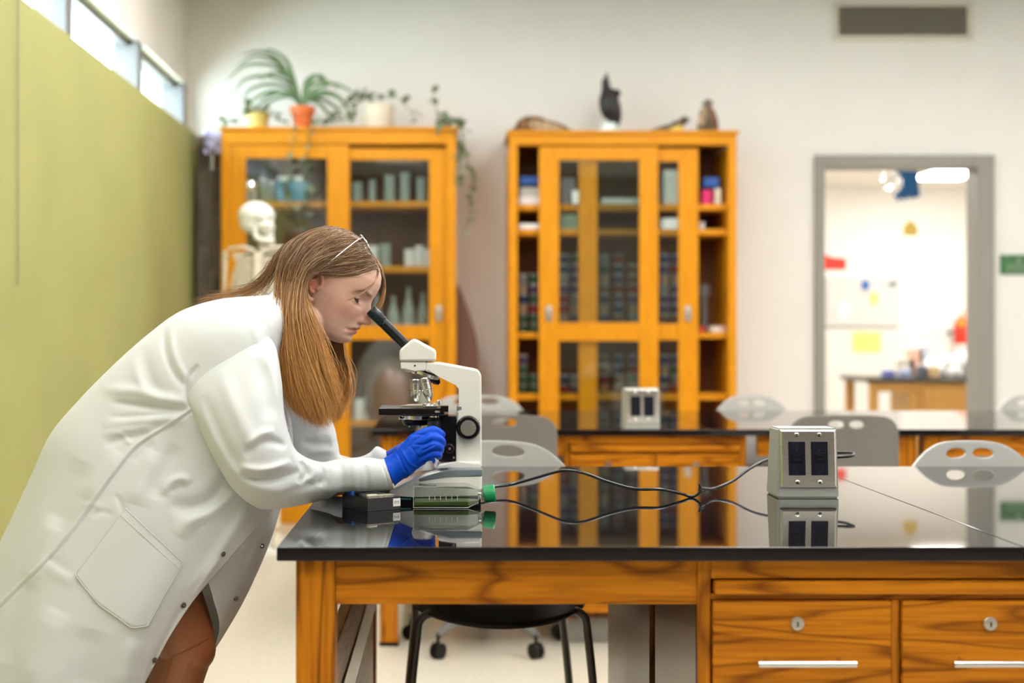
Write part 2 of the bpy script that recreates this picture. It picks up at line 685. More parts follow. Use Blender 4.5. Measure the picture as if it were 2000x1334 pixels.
# ceiling troffers of the lab
dif = mat('troffer_diffuser', (.9, .9, .9, 1), .5, emit=(*WARM, 1), estr=LAMP)
tro = thing('ceiling_light', 'recessed fluorescent ceiling panel over the lab', 'ceiling light', (0, 0, CEIL), group='ceiling troffers of the lab')
fb = MB()
fb.box(-.31, .31, -.64, -.60, -.03, 0).box(-.31, .31, .60, .64, -.03, 0).box(-.31, -.28, -.6, .6, -.03, 0).box(.28, .31, -.6, .6, -.03, 0)
fb.build('frame', M['white'], tro, smooth=False)
MB().box(-.28, .28, -.6, .6, -.018, -.008).build('diffuser', dif, tro, smooth=False)
spots = [(x, y) for x in (-.6, 1.3, 3.2) for y in (.1, 1.9, 3.7, 5.2, 6.7)]
for i, (x, y) in enumerate(spots):
    if i == 0:
        tro.location = (x, y, CEIL)
    else:
        dup(tro, (x, y, CEIL))

# ---- wall register
vx0, vx1 = (1626 - VX) / 335, (1898 - VX) / 335
vz0, vz1 = CZ + (648 - 80) / 335, CZ + (648 - 3) / 335
vt = thing('wall_vent', 'beige louvred air register high on the back wall', 'vent', ((vx0 + vx1) / 2, WALL_Y, vz0))
vw, vh = (vx1 - vx0) / 2, vz1 - vz0
v = MB()
b_ = .030
v.box(-vw, vw, -.02, 0, 0, b_, .003).box(-vw, vw, -.02, 0, vh - b_, vh, .003)
v.box(-vw, -vw + b_, -.02, 0, b_, vh - b_, .003).box(vw - b_, vw, -.02, 0, b_, vh - b_, .003)
v.build('frame', M['vent'], vt)
MB().box(-vw + b_, vw - b_, -.003, -.001, b_, vh - b_).build('backing', mat('vent_dark', (.24, .21, .165, 1), .8), vt)
sl0 = None
n = 20
for k in range(n):
    z = b_ + (vh - 2 * b_) * (k + .5) / n
    if sl0 is None:
        s_ = MB()
        s_.prism([(-.018, -.001), (-.004, .0035), (-.004, .0015), (-.018, -.003)], -vw + b_, vw - b_, plane='yz')
        sl0 = s_.build('slat', M['ventd'], vt, smooth=False)
        sl0.location = (0, 0, z)
    else:
        c = sl0.copy()
        COL.objects.link(c)
        c.location = (0, 0, z)

# ---- green wall sign, right edge of the picture
sg = thing('wall_sign', 'small green plastic wall sign with pale lettering beside the doorway', 'sign', ((2000 - VX) / 335, WALL_Y, CZ + (648 - 536) / 335))
MB().box(-.142, .12, -.012, 0, 0, .114, .004).build('plate', M['signgreen'], sg)
gl = MB()
gl.lathe((-.035, -.0135, .080), [(.017, 0), (.017, .001), (.010, .001), (.010, 0)], 20, (0, -1, 0))
gl.build('emblem', M['signtext'], sg)
t_ = MB()
for r_ in range(3):
    z = .048 - r_ * .015
    x = -.105
    rr = random.Random(r_)
    while x < .09:
        w_ = rr.uniform(.012, .03)
        t_.box(x, min(x + w_, .1), -.0135, -.012, z, z + .006)
        x += w_ + .006
t_.build('print', M['signtext'], sg, smooth=False)

# ---- bead chain on the green wall
ch = thing('bead_chain', 'long beaded blind chain hanging in front of the green wall', 'chain', (XG + .012, F / 560 * 1.0, 1.20))
yc = 1.44 * F / (VX - 35)
ch.location = (-(VX - 35) * yc / F, yc, CZ + (648 - 555) * yc / F)
L_ = SOF - ch.location.z
c_ = MB()
c_.cyl((0, 0, 0), (0, 0, L_), .0016, n=6)
c_.build('cord', M['slate'], ch)
c_ = MB()
k = 0
while k * .0095 < L_:
    bmesh.ops.create_icosphere(c_.bm, subdivisions=1, radius=.0033, matrix=Matrix.Translation((0, 0, k * .0095)))
    k += 1
o = c_.build('beads', mat('dull_metal_beads', (.28, .26, .17, 1), .4, .3), ch)
o['kind'] = 'stuff'

# ---- near the corner: added sheet in place of the dark strip, and an ornament
hp = thing('corner_sheet', 'added dark grey-brown folded sheet filling the dark strip between green wall and cabinet', 'sheet', ((405 - VX) / 352, F / 348, 0))
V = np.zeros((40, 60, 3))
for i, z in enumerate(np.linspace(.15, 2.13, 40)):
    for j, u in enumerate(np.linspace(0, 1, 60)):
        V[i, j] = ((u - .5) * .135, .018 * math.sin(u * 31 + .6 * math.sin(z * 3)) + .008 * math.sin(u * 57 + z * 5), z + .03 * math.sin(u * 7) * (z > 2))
o = grid_mesh('sheet', V, M['brown_grey'], hp)
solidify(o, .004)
MB().cyl((-.09, 0, 2.15), (.09, 0, 2.15), .012).build('rod', M['frame_grey'], hp)
dc = thing('glass_ornament', 'clear and violet crumpled ornament hung beside the cabinet top in the corner', 'ornament', P(414, 290, 8.2))
mb = MB()
rr = random.Random(3)
for k in range(16):
    mb.ell((rr.uniform(-.035, .035), rr.uniform(-.03, .03), rr.uniform(-.02, .09)), (.018, .01, .022), (rr.uniform(0, 3), rr.uniform(0, 3), 0), 8, 6)
mb.build('petals', mat('violet_glass', (.50, .48, .75, 1), .2), dc)
MB().cyl((0, 0, 0), (0, 0, -.12), .004, n=6).build('hook', M['chrome'], dc)

# ================================================================== NEXT ROOM
r2 = MB()
FY = 15.6
r2.box(XR + .3, 6.3, WALL_Y + .05, WALL_Y + .15, 0, 2.9)
r2.box(1.2, 1.3, WALL_Y + .15, FY, 0, 2.75).box(6.2, 6.3, WALL_Y + .15, FY, 0, 2.75).box(1.2, 6.3, FY, FY + .1, 0, 2.75)
struct(r2, 'wall_next_room', M['room2'])
c2 = CZ + (648 - 366) * FY / F
struct(MB().box(1.2, 6.3, WALL_Y + .15, FY, c2, c2 + .1), 'ceiling_next_room', mat('cream_ceiling', (.80, .74, .66, 1), .9))
struct(MB().box(4.3 + .3, 6.3, WALL_Y + .15, FY, -.1, 0), 'floor_next_room', M['floor'])
dif2 = mat('troffer_next', (.9, .9, .9, 1), .5, emit=(1, .97, .92, 1), estr=27)
lt2 = thing('ceiling_light', 'bright long ceiling panel seen through the doorway, at its top right', 'ceiling light', (4.74, 14.0, c2))
MB().box(-.27, .27, -.58, .58, -.02, 0).build('frame', M['white'], lt2, smooth=False)
MB().box(-.24, .24, -.55, .55, -.025, -.015).build('diffuser', dif2, lt2, smooth=False)
dup(lt2, (2.6, 10.6, c2), label='added unseen panel brightening the next room nearest the doorway, at the left')  # this and the next three: added out of view to brighten the room
dup(lt2, (4.9, 10.6, c2), label='added unseen panel brightening the next room nearest the doorway, at the right')
dup(lt2, (2.6, 12.4, c2), label='added unseen panel brightening the middle of the next room, above the refrigerator side')
dup(lt2, (4.9, 12.4, c2), label='added unseen panel brightening the middle of the next room, above the far table')

# white fridge with papers
fy = 14.2
fz = P(0, 540, fy).z
x0, x1 = P(1612, 0, fy).x, P(1757, 0, fy).x
fr = thing('refrigerator', 'tall white refrigerator with notes on its doors in the next room', 'refrigerator', ((x0 + x1) / 2, fy, 0))
hw = (x1 - x0) / 2
zs_ = P(0, 640, fy).z
MB().box(-hw, hw, .02, .7, .0, fz, .01).build('body', mat('fridge_side', (.60, .58, .55, 1), .4), fr)
MB().box(-hw, hw, -.03, .015, .05, zs_ - .008, .012).build('door', mat('fridge_door', (.62, .60, .57, 1), .4), fr, label='tall lower refrigerator door')
fd = MB().box(-hw, hw, -.03, .015, zs_ + .008, fz, .012).build('door', mat('freezer_door', (.55, .53, .51, 1), .4), fr, label='short freezer door on top')
for (a, b, c, d, mm, nm) in ((1683, 1697, 548, 566, M['blue'], 'magnet'), (1700, 1714, 572, 594, M['yellow'], 'note'), (1640, 1656, 590, 622, M['paper'], 'note'), (1735, 1752, 550, 560, M['slate'], 'magnet'), (1665, 1720, 648, 688, M['lime'], 'notice')):
    pa, pb = P(a, d, fy - .03), P(b, c, fy - .03)
    MB().box(pa.x - fr.location.x, pb.x - fr.location.x, -.036, -.031, pa.z, pb.z).build(nm, mm, fr, smooth=False)

# red sign on the left
rs = thing('red_flag_sign', 'red wedge shaped sign projecting at the left inside the doorway', 'sign', P(1625, 515, 13.0))
mb = MB().prism([(-.16, -.055), (.12, -.055), (.12, .045), (-.02, .055), (-.16, .13)], -.02, .02, .004)
mb.build('panel', M['red'], rs)
MB().box(-.8, -.14, -.01, .01, -.01, .01).build('bracket', M['white'], rs)
# hanging foil cluster
hb = thing('foil_streamer_cluster', 'dark blue foil streamers bunched at the doorway head', 'decoration', P(1772, 355, 10.5))
mb = MB()
for k, (a, w0) in enumerate(((-.055, .03), (-.02, .035), (.02, .035), (.05, .028))):
    mb.prism([(a - w0, .12), (a + w0, .12), (a * 1.35 + w0, -.10), (a * 1.2, -.145 + .01 * k), (a * 1.35 - w0, -.10)], -.03 + .015 * k, -.02 + .015 * k, .003)
mb.build('streamer', M['foilblue'], hb)
MB().box(-.07, .07, -.03, .05, .12, .135, .003).cyl((0, 0, .13), (0, 0, c2 - hb.location.z), .005).build('hanger', M['black'], hb)
sb = thing('silver_foil_bow', 'crumpled silver foil bow left of the blue streamers at the doorway head', 'decoration', P(1742, 352, 10.4))
mb = MB()
rr = random.Random(5)
for k in range(14):
    mb.ell((rr.uniform(-.06, .05), rr.uniform(-.03, .03), rr.uniform(-.07, .04)), (.035, .014, .022), (rr.uniform(0, 3), rr.uniform(0, 3), 0), 8, 6)
mb.cyl((0, 0, 0), (0, 0, c2 - sb.location.z), .004)
mb.build('foil', M['foil'], sb)
yt = thing('yellow_tag', 'yellow tag with sloped top hanging on a string in the doorway', 'tag', P(1778, 460, 10.5))
mb = MB().prism([(-.05, 0), (.05, 0), (.052, .065), (.035, .068), (.018, .1), (-.015, .1), (-.052, .062)], -.006, .006, .003)
mb.build('card', M['yellow'], yt)
MB().cyl((0, 0, .1), (0, 0, .28), .0018, n=6).build('string', M['white'], yt)

# the table with clutter
ty = 10.6
tb = thing('laboratory_table', 'pale oak table with dark top crowded with supplies in the next room', 'table', (P(1694, 0, ty).x, ty, 0))
TZ = P(0, 738, ty).z
mb = MB().box(0, 1.9, 0, .75, TZ - .035, TZ, .004)
mb.build('tabletop', mat('dark_top2', (.05, .045, .04, 1), .25), tb)
for (a, b) in ((.03, .03), (.03, .66), (.31, .03)):
    MB().box(a, a + .06, b, b + .06, 0, TZ - .035, .004).build('leg', M['wood_pale'], tb)
MB().box(.09, .31, .04, .06, TZ - .10, TZ - .035).build('apron', M['wood_pale'], tb)
MB().box(.37, .85, .03, .7, .06, TZ - .036, .004).build('cabinet_body', M['wood_pale'], tb)
d_ = MB().box(.40, .82, .012, .03, .1, TZ - .07, .003).build('door', M['wood_pale'], tb)
MB().box(.88, 1.6, .012, .5, .08, TZ - .05, .004).build('drawer', M['wood_pale'], tb)
for k, (px, w_, h_, col) in enumerate(((1735, .05, .06, (.12, .16, .42)), (1768, .045, .065, (.35, .40, .62)), (1800, .04, .095, (.08, .09, .12)), (1822, .045, .09, (.55, .38, .20)))):
    q = P(px, 738, ty + .12)
    t2 = thing('supply_jar', ['squat jar with navy band at the left end of the far table', 'squat jar with pale blue band, second on the far table', 'dark narrow bottle in the middle of the far table', 'tan canister beside the white bags on the far table'][k], 'jar', (q.x, ty + .12, TZ), group='containers on the far table')
    MB().lathe((0, 0, 0), [(w_, 0), (w_ * 1.02, h_ * .7), (w_ * .8, h_ * .86), (w_ * .6, h_ * .9)], 18).build('body', mat('jar_col%d' % k, (*col, 1), .4), t2)
    MB().lathe((0, 0, h_ * .88), [(w_ * .62, 0), (w_ * .62, h_ * .16)], 18).build('lid', M['white'], t2)
for k, (px, py, sx, sz) in enumerate(((1824, 700, .11, .10), (1866, 690, .14, .13), (1908, 705, .11, .10))):
    q = P(px, py, ty + .35)
    mb = MB()
    rr = random.Random(k + 20)
    for j in range(9):
        mb.ell((rr.uniform(-.5, .5) * sx, rr.uniform(-.08, .08), rr.uniform(.3, .9) * sz), (sx * .42, .09, sz * .5), (rr.uniform(-.5, .5), rr.uniform(-.5, .5), 0), 12, 8)
    o = mb.build('plastic_bag', M['bag'])
    o.location = (q.x, ty + .40, TZ)
    for v in o.data.vertices:
        v.co.z = max(v.co.z, 0)
    tag(o, ['puffy white bag at the left of the heap on the far table', 'largest white plastic bag in the middle of the heap on the far table', 'white bag cut off by the right jamb on the far table'][k], 'bag', 'white bags on the far table')
# stacked pale goods behind the jars
for k, (px, py, w_, h_, col) in enumerate(((1778, 700, .07, .16, (.75, .70, .62)), (1798, 682, .06, .14, (.85, .52, .40)), (1815, 675, .05, .12, (.55, .58, .66)))):
    q = P(px, 738, ty + .45)
    zz = max(.02, P(px, py, ty + .45).z - TZ)
    mb = MB().box(-w_, w_, -.05, .05, 0, zz, .01)
    o = mb.build('carton', mat('carton%d' % k, (*col, 1), .6))
    o.location = (q.x, ty + .60, TZ)
    tag(o, ['cream carton behind the jars on the far table', 'salmon pink carton behind the jars on the far table', 'grey-blue carton next to the white bags on the far table'][k], 'carton', 'cartons on the far table')
ex = thing('fire_extinguisher', 'red fire extinguisher with yellow tag on the far wall of the next room', 'extinguisher', (P(1878, 0, 15.2).x, 15.2, P(0, 672, 15.2).z))
MB().lathe((0, 0, 0), [(.07, 0), (.08, .02), (.08, .20), (.05, .26), (.03, .28)], 20).build('cylinder', M['red'], ex)
MB().tube([(0, 0, .28), (.03, 0, .33), (.10, -.02, .34), (.14, 0, .24)], .012, n=8).build('hose', M['orange'], ex)
MB().lathe((-.03, -.08, .22), [(.045, 0), (.045, .01)], 18, (0, -1, 0)).build('tag', M['orange'], ex)
MB().box(-.02, .02, .07, FY - 15.2, .1, .14).build('bracket', M['black'], ex)

# ================================================================== TALL CABINETS
CS = 354.0
CY = F / CS            # face of the cabinets, 8.19


def cx(px):
    return (px - VX) / CS


def czz(py):
    return CZ - (py - VY) / CS


def cab_frame(t, x0, x1, ztop, ztop_in, xi0, xi1, shelves, zbot=.10):
    """x0..x1 outside, xi0..xi1 inside of the stiles; local origin at (0, CY, 0)"""
    D = WALL_Y - CY - .01
    MB().box(x0 - .012, x1 + .012, -.015, D, ztop - .02, ztop, .004).build('top', M['cab_x'], t)
    MB().box(x0, x1, 0, .03, ztop_in, ztop - .02, .003).build('header', M['cab_x'], t)
    MB().box(x0, xi0, 0, D, 0, ztop_in, .003).build('side_panel', M['cab_z'], t)
    MB().box(xi1, x1, 0, D, 0, ztop_in, .003).build('side_panel', M['cab_z'], t)
    MB().box(xi0, xi1, D - .012, D, zbot, ztop_in).build('back_panel', M['cab_shade'], t)
    MB().box(xi0, xi1, .03, D - .012, ztop_in, ztop_in + .012).build('inner_top', M['cab_shade'], t)
    MB().box(xi0, xi1, .0, D - .012, 0, zbot, .003).build('plinth', M['cab_x'], t)
    for z in shelves:
        MB().box(xi0, xi1, .055, D - .012, z - .034, z, .003).build('shelf', M['cab_x'], t)


def door(t, x0, gx0, gx1, x1, z0, z1, gz_top, mid0, mid1, gz_bot, y, lock_x=None, lock_z=None, label=None):
    """sliding glass door: stiles, rails, two panes; mid0 < mid1 heights of the middle rail"""
    mb = MB()
    th = .022
    mb.box(x0, gx0, y, y + th, z0, z1, .003).box(gx1, x1, y, y + th, z0, z1, .003)
    mb.box(gx0, gx1, y, y + th, gz_top, z1, .003).box(gx0, gx1, y, y + th, mid0, mid1, .003).box(gx0, gx1, y, y + th, z0, gz_bot, .003)
    d = mb.build('door', M['cab_z'], t, label=label)
    MB().box(gx0, gx1, y + .009, y + .013, mid1, gz_top).build('pane', M['glass'], d, smooth=False)
    MB().box(gx0, gx1, y + .009, y + .013, gz_bot, mid0).build('pane', M['glass'], d, smooth=False)
    if lock_x is not None:
        l = MB().box(lock_x - .018, lock_x + .018, y - .006, y, lock_z - .042, lock_z + .042, .008)
        l.lathe((lock_x, y - .006, lock_z + .005), [(.010, 0), (.010, .006), (.006, .007)], 14, (0, -1, 0))
        l.build('lock_plate', M['steel'], d)


D = WALL_Y - CY - .01
c1 = thing('display_cabinet', 'golden oak cabinet with two glass doors beside the green wall, plants on top', 'cabinet', (0, CY, 0))
SH1 = [czz(391), czz(519), czz(637), czz(822)]
cab_frame(c1, cx(432), cx(891), czz(248), czz(281), cx(452), cx(872), SH1)
door(c1, cx(452), cx(480), cx(639), cx(681), .10, czz(283), czz(309), czz(664), czz(635), .22, .004, label='front sliding door on the left')
door(c1, cx(650), cx(683), cx(838), cx(872), .10, czz(288), czz(311), czz(664), czz(635), .22, .03, cx(857), czz(612), label='rear sliding door on the right')

c2_ = thing('display_cabinet', 'golden oak cabinet with sliding doors pushed together, stuffed birds on top', 'cabinet', (0, CY, 0))
SH2 = [czz(397), czz(446), czz(649), czz(770)]
cab_frame(c2_, cx(994), cx(1439), czz(255), czz(283), cx(1011), cx(1423), SH2)
door(c2_, cx(1053), cx(1092), cx(1249), cx(1286), .10, czz(286), czz(312), czz(666), czz(630), .22, .004, cx(1072), czz(612), label='front sliding door, slid toward the middle')
door(c2_, cx(1131), cx(1168), cx(1327), cx(1366), .10, czz(288), czz(314), czz(664), czz(632), .22, .03, cx(1345), czz(612), label='rear sliding door behind it')

# ---- contents of the left cabinet
YB = CY + .17
bn = thing('storage_bin', 'teal blue plastic bin with white lid on the top shelf behind glass', 'bin', (cx(573) * 1.02, YB, SH1[0]))
MB().prism([(-.085, 0), (.085, 0), (.095, .115), (-.095, .115)], -.07, .07, .008).build('body', M['blue_bin'], bn)
MB().box(-.085, .06, -.078, .078, .116, .142, .006).build('lid', M['white'], bn)


def jar_at(px, z, r, h, name, label, group, m=M['jar'], Y=YB, prof=None, lid=None):
    x = (px - VX) * Y / F
    t = thing(name, label, name.split('_')[-1], (x, Y, z), group=group)
    prof = prof or [(r * .95, 0), (r, .01), (r, h - .01), (r * 1.08, h), (r * .9, h), (r * .9, .012)]
    MB().lathe((0, 0, 0), prof, 16).build('body', m, t)
    if lid:
        MB().lathe((0, 0, h), [(r * 1.02, 0), (r * 1.02, .022), (r * .9, .026)], 16).build('lid', lid, t)
    return t


for k, (px, h, r) in enumerate(((697, .115, .030), (727, .13, .020), (761, .155, .032), (791, .17, .030), (824, .14, .032))):
    jar_at(px, SH1[0], r, h, 'measuring_cylinder', '%s clear cylinder from the left on the top shelf behind the right door' % ORD[k], 'clear cylinders on the top shelf of the left cabinet')
for k, (px, h, r) in enumerate(((726, .12, .034), (752, .13, .034), (800, .10, .030), (820, .12, .030), (834, .10, .024))):
    jar_at(px, SH1[1], r, h, 'glass_beaker', '%s pale beaker from the left on the second shelf of the left cabinet' % ORD[k], 'pale beakers on the second shelf of the left cabinet', M['bag'] if k != 1 else M['jar'])
for k, (px, h, r) in enumerate(((700, .20, .045), (735, .18, .04), (768, .17, .04), (798, .22, .042), (826, .19, .035))):
    jar_at(px, SH1[2], r, h, 'glass_flask', '%s wide glass flask from the left on the third shelf of the left cabinet' % ORD[k], 'glass flasks on the third shelf of the left cabinet',
           prof=[(r, 0), (r * 1.05, .01), (r * .8, h * .45), (r * .3, h * .75), (r * .3, h), (r * .22, h), (r * .22, h * .7)])
for k, (px, h, r) in enumerate(((487, .10, .03), (515, .12, .024), (530, .10, .024))):
    jar_at(px, SH1[0], r, h, 'specimen_jar', '%s small jar left of the blue bin on the top shelf' % ORD[k], 'small jars left of the blue bin', lid=M['steel'])
bw = thing('large_bell_jar', 'large dim dome shaped jar on the lower shelf of the left cabinet', 'jar', ((765 - VX) * YB / F, YB, SH1[3]))
MB().lathe((0, 0, 0), [(.15, 0), (.16, .05), (.16, .20), (.13, .29), (.06, .34), (.015, .35)], 28).build('dome', mat('smoky_dome', (.16, .10, .07, 1), .3), bw)
for k, px in enumerate((700, 722, 828)):
    jar_at(px, SH1[3], .03, .09 + .02 * k, 'white_bottle', '%s white bottle from the left on the lower shelf of the left cabinet' % ORD[k], 'white bottles on the lower shelf of the left cabinet', M['bag'], Y=CY + .12, lid=M['white'])
# ---- dark shapes: brown curved panel leaning at the right side of the left cabinet
lp = thing('curved_panel', 'dark brown curved wooden panel leaning between the two cabinets', 'panel', ((905 - VX) * 8.3 / F, 8.32, 0))
poly = []
for a in np.linspace(-.1, 1, 14):
    poly.append((-.03 + .115 * math.sin(a * PI / 2 + .15), 1.29 - a * .45))
poly += [(.095, .4), (.08, 0), (-.03, 0), (-.04, .6), (-.06, 1.2)]
MB().prism(poly, -.012, .012, .003).build('board', M['brownwood'], lp)

# ---- contents of the right cabinet
YC = CY + .16


def sx(px, Y=YC):
    return (px - VX) * Y / F


def pack(name, label, cat, px, z, w, h, d, m, group=None, lidm=None):
    t = thing(name, label, cat, (sx(px), YC, z), group=group)
    MB().box(-w / 2, w / 2, -d / 2, d / 2, 0, h, .004).build('body', m, t)
    if lidm:
        MB().box(-w / 2 - .003, w / 2 + .003, -d / 2 - .003, d / 2 + .003, h, h + .014, .003).build('lid', lidm, t)
    return t


z0 = SH2[0]
g = 'boxes on the top shelf of the right cabinet'
pack('white_box', 'white box at the bottom left of the top shelf, under the grey one', 'box', 1033, z0, .12, .045, .16, M['bag'], g)
pack('grey_box', 'light grey box between the white and the blue box at the left', 'box', 1033, z0 + .046, .11, .05, .15, M['chair_light'], g)
pack('blue_box', 'deep blue box topmost in the left gap of the cabinet', 'box', 1033, z0 + .112, .11, .045, .15, M['blue'], g)
pack('grey_case', 'grey violet case behind the left glass on the top shelf', 'case', 1108, z0, .08, .15, .15, mat('case_grey', (.20, .18, .20, 1), .5), g)
pack('white_carton', 'small white carton in front of the grey violet case', 'carton', 1122, z0, .045, .075, .05, M['bag'], g).location.y = YC - .1
pack('paper_pile', 'cream pile of papers in the middle of the top shelf', 'papers', 1208, z0, .21, .035, .2, M['paper'], g)
pack('grey_binder', 'tall pale grey binder behind the narrow right glass', 'binder', 1308, z0, .10, .19, .2, M['chair_light'], g)
pack('magenta_packet', 'bright magenta packet in the right gap of the top shelf', 'packet', 1378, z0, .055, .085, .10, M['magenta'], g)
pack('tan_packet', 'pale tan packet right of the magenta packet', 'packet', 1399, z0, .035, .095, .10, M['offwhite'], g)
pack('blue_carton', 'blue carton lying on top of the magenta packet', 'carton', 1386, z0 + .098, .085, .055, .12, M['blue'], g, None)
z1 = SH2[1]
g = 'flat items on the second shelf of the right cabinet'
pack('paper_stack', 'white paper stack on the second shelf in the left gap', 'papers', 1033, z1, .12, .030, .2, M['paper'], g)
for k in range(4):
    pack('green_tray', '%s pale green tray from the bottom behind the left glass' % ORD[k], 'tray', 1112, z1 + k * .022, .115, .014, .2, mat('tray_green%d' % k, (.36, .45, .32, 1), .5), 'pale green trays on the second shelf')
pack('white_stack', 'grey-white stack behind the narrow right glass on the second shelf', 'papers', 1308, z1, .12, .06, .2, M['bag'], g)
pack('white_tin', 'small white tin at the left edge of the right gap', 'tin', 1370, z1, .03, .045, .05, M['bag'], g)
# stacks of small specimen tubs on shelf three and four
cols = {'violet': (.07, .035, .13), 'dark green': (.02, .10, .05), 'brown': (.16, .07, .03), 'navy': (.015, .03, .10), 'grey': (.20, .20, .20), 'wine red': (.22, .01, .02), 'tan': (.36, .24, .14)}
tubm = {k: mat('tub_' + k.replace(' ', '_'), (*v, 1), .35) for k, v in cols.items()}
proto = None
rr = random.Random(11)
names = ['in the left gap, outer', 'in the left gap, inner', 'behind the left pane, outer', 'behind the left pane, inner', 'behind the middle pane, left', 'behind the middle pane, centre', 'behind the middle pane, right', 'behind the narrow right pane, outer', 'behind the narrow right pane, inner']
for si, (shelf, nmax, sname) in enumerate(((SH2[2], 8, 'third'), (SH2[3], 4, 'fourth'))):
    for ci, px in enumerate((1021, 1043, 1101, 1123, 1180, 1208, 1236, 1298, 1320)):
        nn = nmax - rr.choice((0, 0, 1, 2))
        for k in range(nn):
            cname = rr.choice(list(cols)) if not (k < 2 and ci < 2) else 'dark green'
            lab = '%s tub, %s up in the %s-shelf stack %s' % (cname, ORD[k], sname, names[ci])
            t = thing('specimen_tub', lab, 'tub', (sx(px), YC, shelf + k * .0555), group='stacked specimen tubs in the right cabinet')
            key = cname
            if key not in (proto or {}):
                proto = proto or {}
                a = MB().lathe((0, 0, 0), [(.024, 0), (.027, .038)], 12).build('body', tubm[cname], t)
                b = MB().lathe((0, 0, .038), [(.029, 0), (.029, .012), (.026, .014)], 12).build('lid', M['jar'] if rr.random() < .6 else tubm['grey'], t)
                proto[key] = (a.data, b.data)
            else:
                for nm_, me_ in zip(('body', 'lid'), proto[key]):
                    link_mesh(nm_, me_, t)
pack('red_punch', 'small red block at the foot of the right gap', 'block', 1370, SH2[2], .03, .035, .05, M['red'])
jar_at(1400, SH2[2], .05, .035, 'white_bowl', 'white shallow bowl at the foot of the right gap', None, M['bag'], Y=YC)
t = thing('apparatus_stand', 'slim grey apparatus standing in the right gap of the third shelf', 'apparatus', (sx(1380), YC + .07, SH2[2]))
MB().cyl((0, 0, 0), (0, 0, .012), .04).build('foot', M['black'], t)
MB().cyl((0, 0, .01), (0, 0, .20), .018).cyl((0, 0, .20), (0, 0, .27), .030, .034).build('column', mat('apparatus_grey', (.16, .16, .17, 1), .35), t)

# ---- on top of the left cabinet
TOP1 = czz(248)
TOP2 = czz(255)


def leaf_ribbon(bm, pts, w, n=14, fold=.2, up=(0, 0, 1.0)):
    A = catmull(np.array(pts, float), max(2, n // (len(pts) - 1)))
    L = len(A)
    prev = None
    for i in range(L):
        t = A[min(i + 1, L - 1)] - A[max(i - 1, 0)]
        t /= np.linalg.norm(t) + 1e-9
        side = np.cross(t, up)
        if np.linalg.norm(side) < .1:
            side = np.array([1.0, 0, 0])
        side /= np.linalg.norm(side)
        nrm = np.cross(side, t)
        u = i / (L - 1)
        ww = w * (math.sin(PI * min(1, .12 + u * .88)) ** .6 if u < 1 else .02)
        row = [bm.verts.new(Vector(A[i] - side * ww + nrm * ww * fold)), bm.verts.new(Vector(A[i])), bm.verts.new(Vector(A[i] + side * ww + nrm * ww * fold))]
        if prev:
            for k in (0, 1):
                bm.faces.new((prev[k], prev[k + 1], row[k + 1], row[k]))
        prev = row


def leaf_obj(name, pts, w, m, parent, n=14):
    mb = MB()
    leaf_ribbon(mb.bm, pts, w, n, up=(.1, -.85, .5))
    o = mb.build(name, m, parent)
    return o


sp = thing('spider_plant', 'spider plant in a terracotta pot with long arching leaves on the left cabinet', 'plant', ((591 - VX) * (CY + .10) / F, CY + .10, TOP1))
MB().lathe((0, 0, 0), [(.045, 0), (.058, .085), (.068, .085), (.071, .125), (.062, .125), (.055, .07)], 24).build('pot', M['terra'], sp)
MB().lathe((0, 0, .10), [(.06, 0), (.03, .012)], 16).build('soil', M['brown_grey'], sp)


def q(px, py, dy=0.0):
    """point in the plant's own frame"""
    Y = sp.location.y + dy
    p = P(px, py, Y)
    return (p.x - sp.location.x, dy, p.z - sp.location.z)


r0 = (0, 0, .115)
leaves = [[(575, 165), (545, 125), (500, 110), (460, 130)], [(570, 160), (535, 130), (480, 128), (440, 160)], [(572, 170), (530, 150), (480, 155), (455, 185)],
          [(570, 178), (530, 165), (490, 175), (470, 200)], [(572, 165), (545, 120), (510, 100), (470, 108)], [(565, 185), (525, 180), (490, 200), (470, 232)],
          [(575, 160), (560, 120), (535, 100), (515, 96)], [(570, 185), (540, 182), (510, 200), (490, 230)], [(578, 175), (560, 150), (530, 143), (505, 158)],
          [(595, 170), (602, 155), (618, 148), (630, 160), (634, 178)], [(600, 172), (615, 150), (632, 152), (640, 175)], [(605, 190), (630, 180), (655, 185), (680, 205)],
          [(602, 185), (640, 165), (670, 170), (700, 190)], [(605, 195), (630, 195), (655, 210), (672, 236)], [(603, 192), (640, 185), (665, 195), (690, 228)],
          [(575, 192), (550, 190), (520, 205), (500, 240)], [(604, 196), (625, 205), (640, 220), (655, 244)], [(598, 180), (612, 165), (640, 160), (665, 178)]]
for k, lf in enumerate(leaves):
    s = 1 if k % 2 else -1
    dy = .04 * s * ((k % 5) / 3)
    pts = [r0] + [q(a, b, dy * (i + 1) / len(lf)) for i, (a, b) in enumerate(lf)]
    leaf_obj('leaf', pts, .0125, M['leaf'], sp, 18)

yp = thing('ivy_pot', 'yellow pot of small leaved ivy at the left end of the left cabinet', 'plant', ((503 - VX) * (CY + .16) / F, CY + .16, TOP1))
MB().lathe((0, 0, 0), [(.052, 0), (.070, .085), (.074, .085), (.074, .10), (.062, .10)], 22).build('pot', M['yellowpot'], yp)


def small_leaf_mesh(w, l):
    mb = MB()
    leaf_ribbon(mb.bm, [(0, 0, 0), (0, -l * .4, .1 * l), (0, -l * .8, .02 * l), (0, -l, -.1 * l)], w, 6, .25)
    me = bpy.data.meshes.new('leaf')
    mb.bm.to_mesh(me)
    mb.bm.free()
    return me


lm = small_leaf_mesh(.022, .050)
lm.materials.append(M['leaf2'])
lm2 = small_leaf_mesh(.014, .036)
lm2.materials.append(M['leaf'])


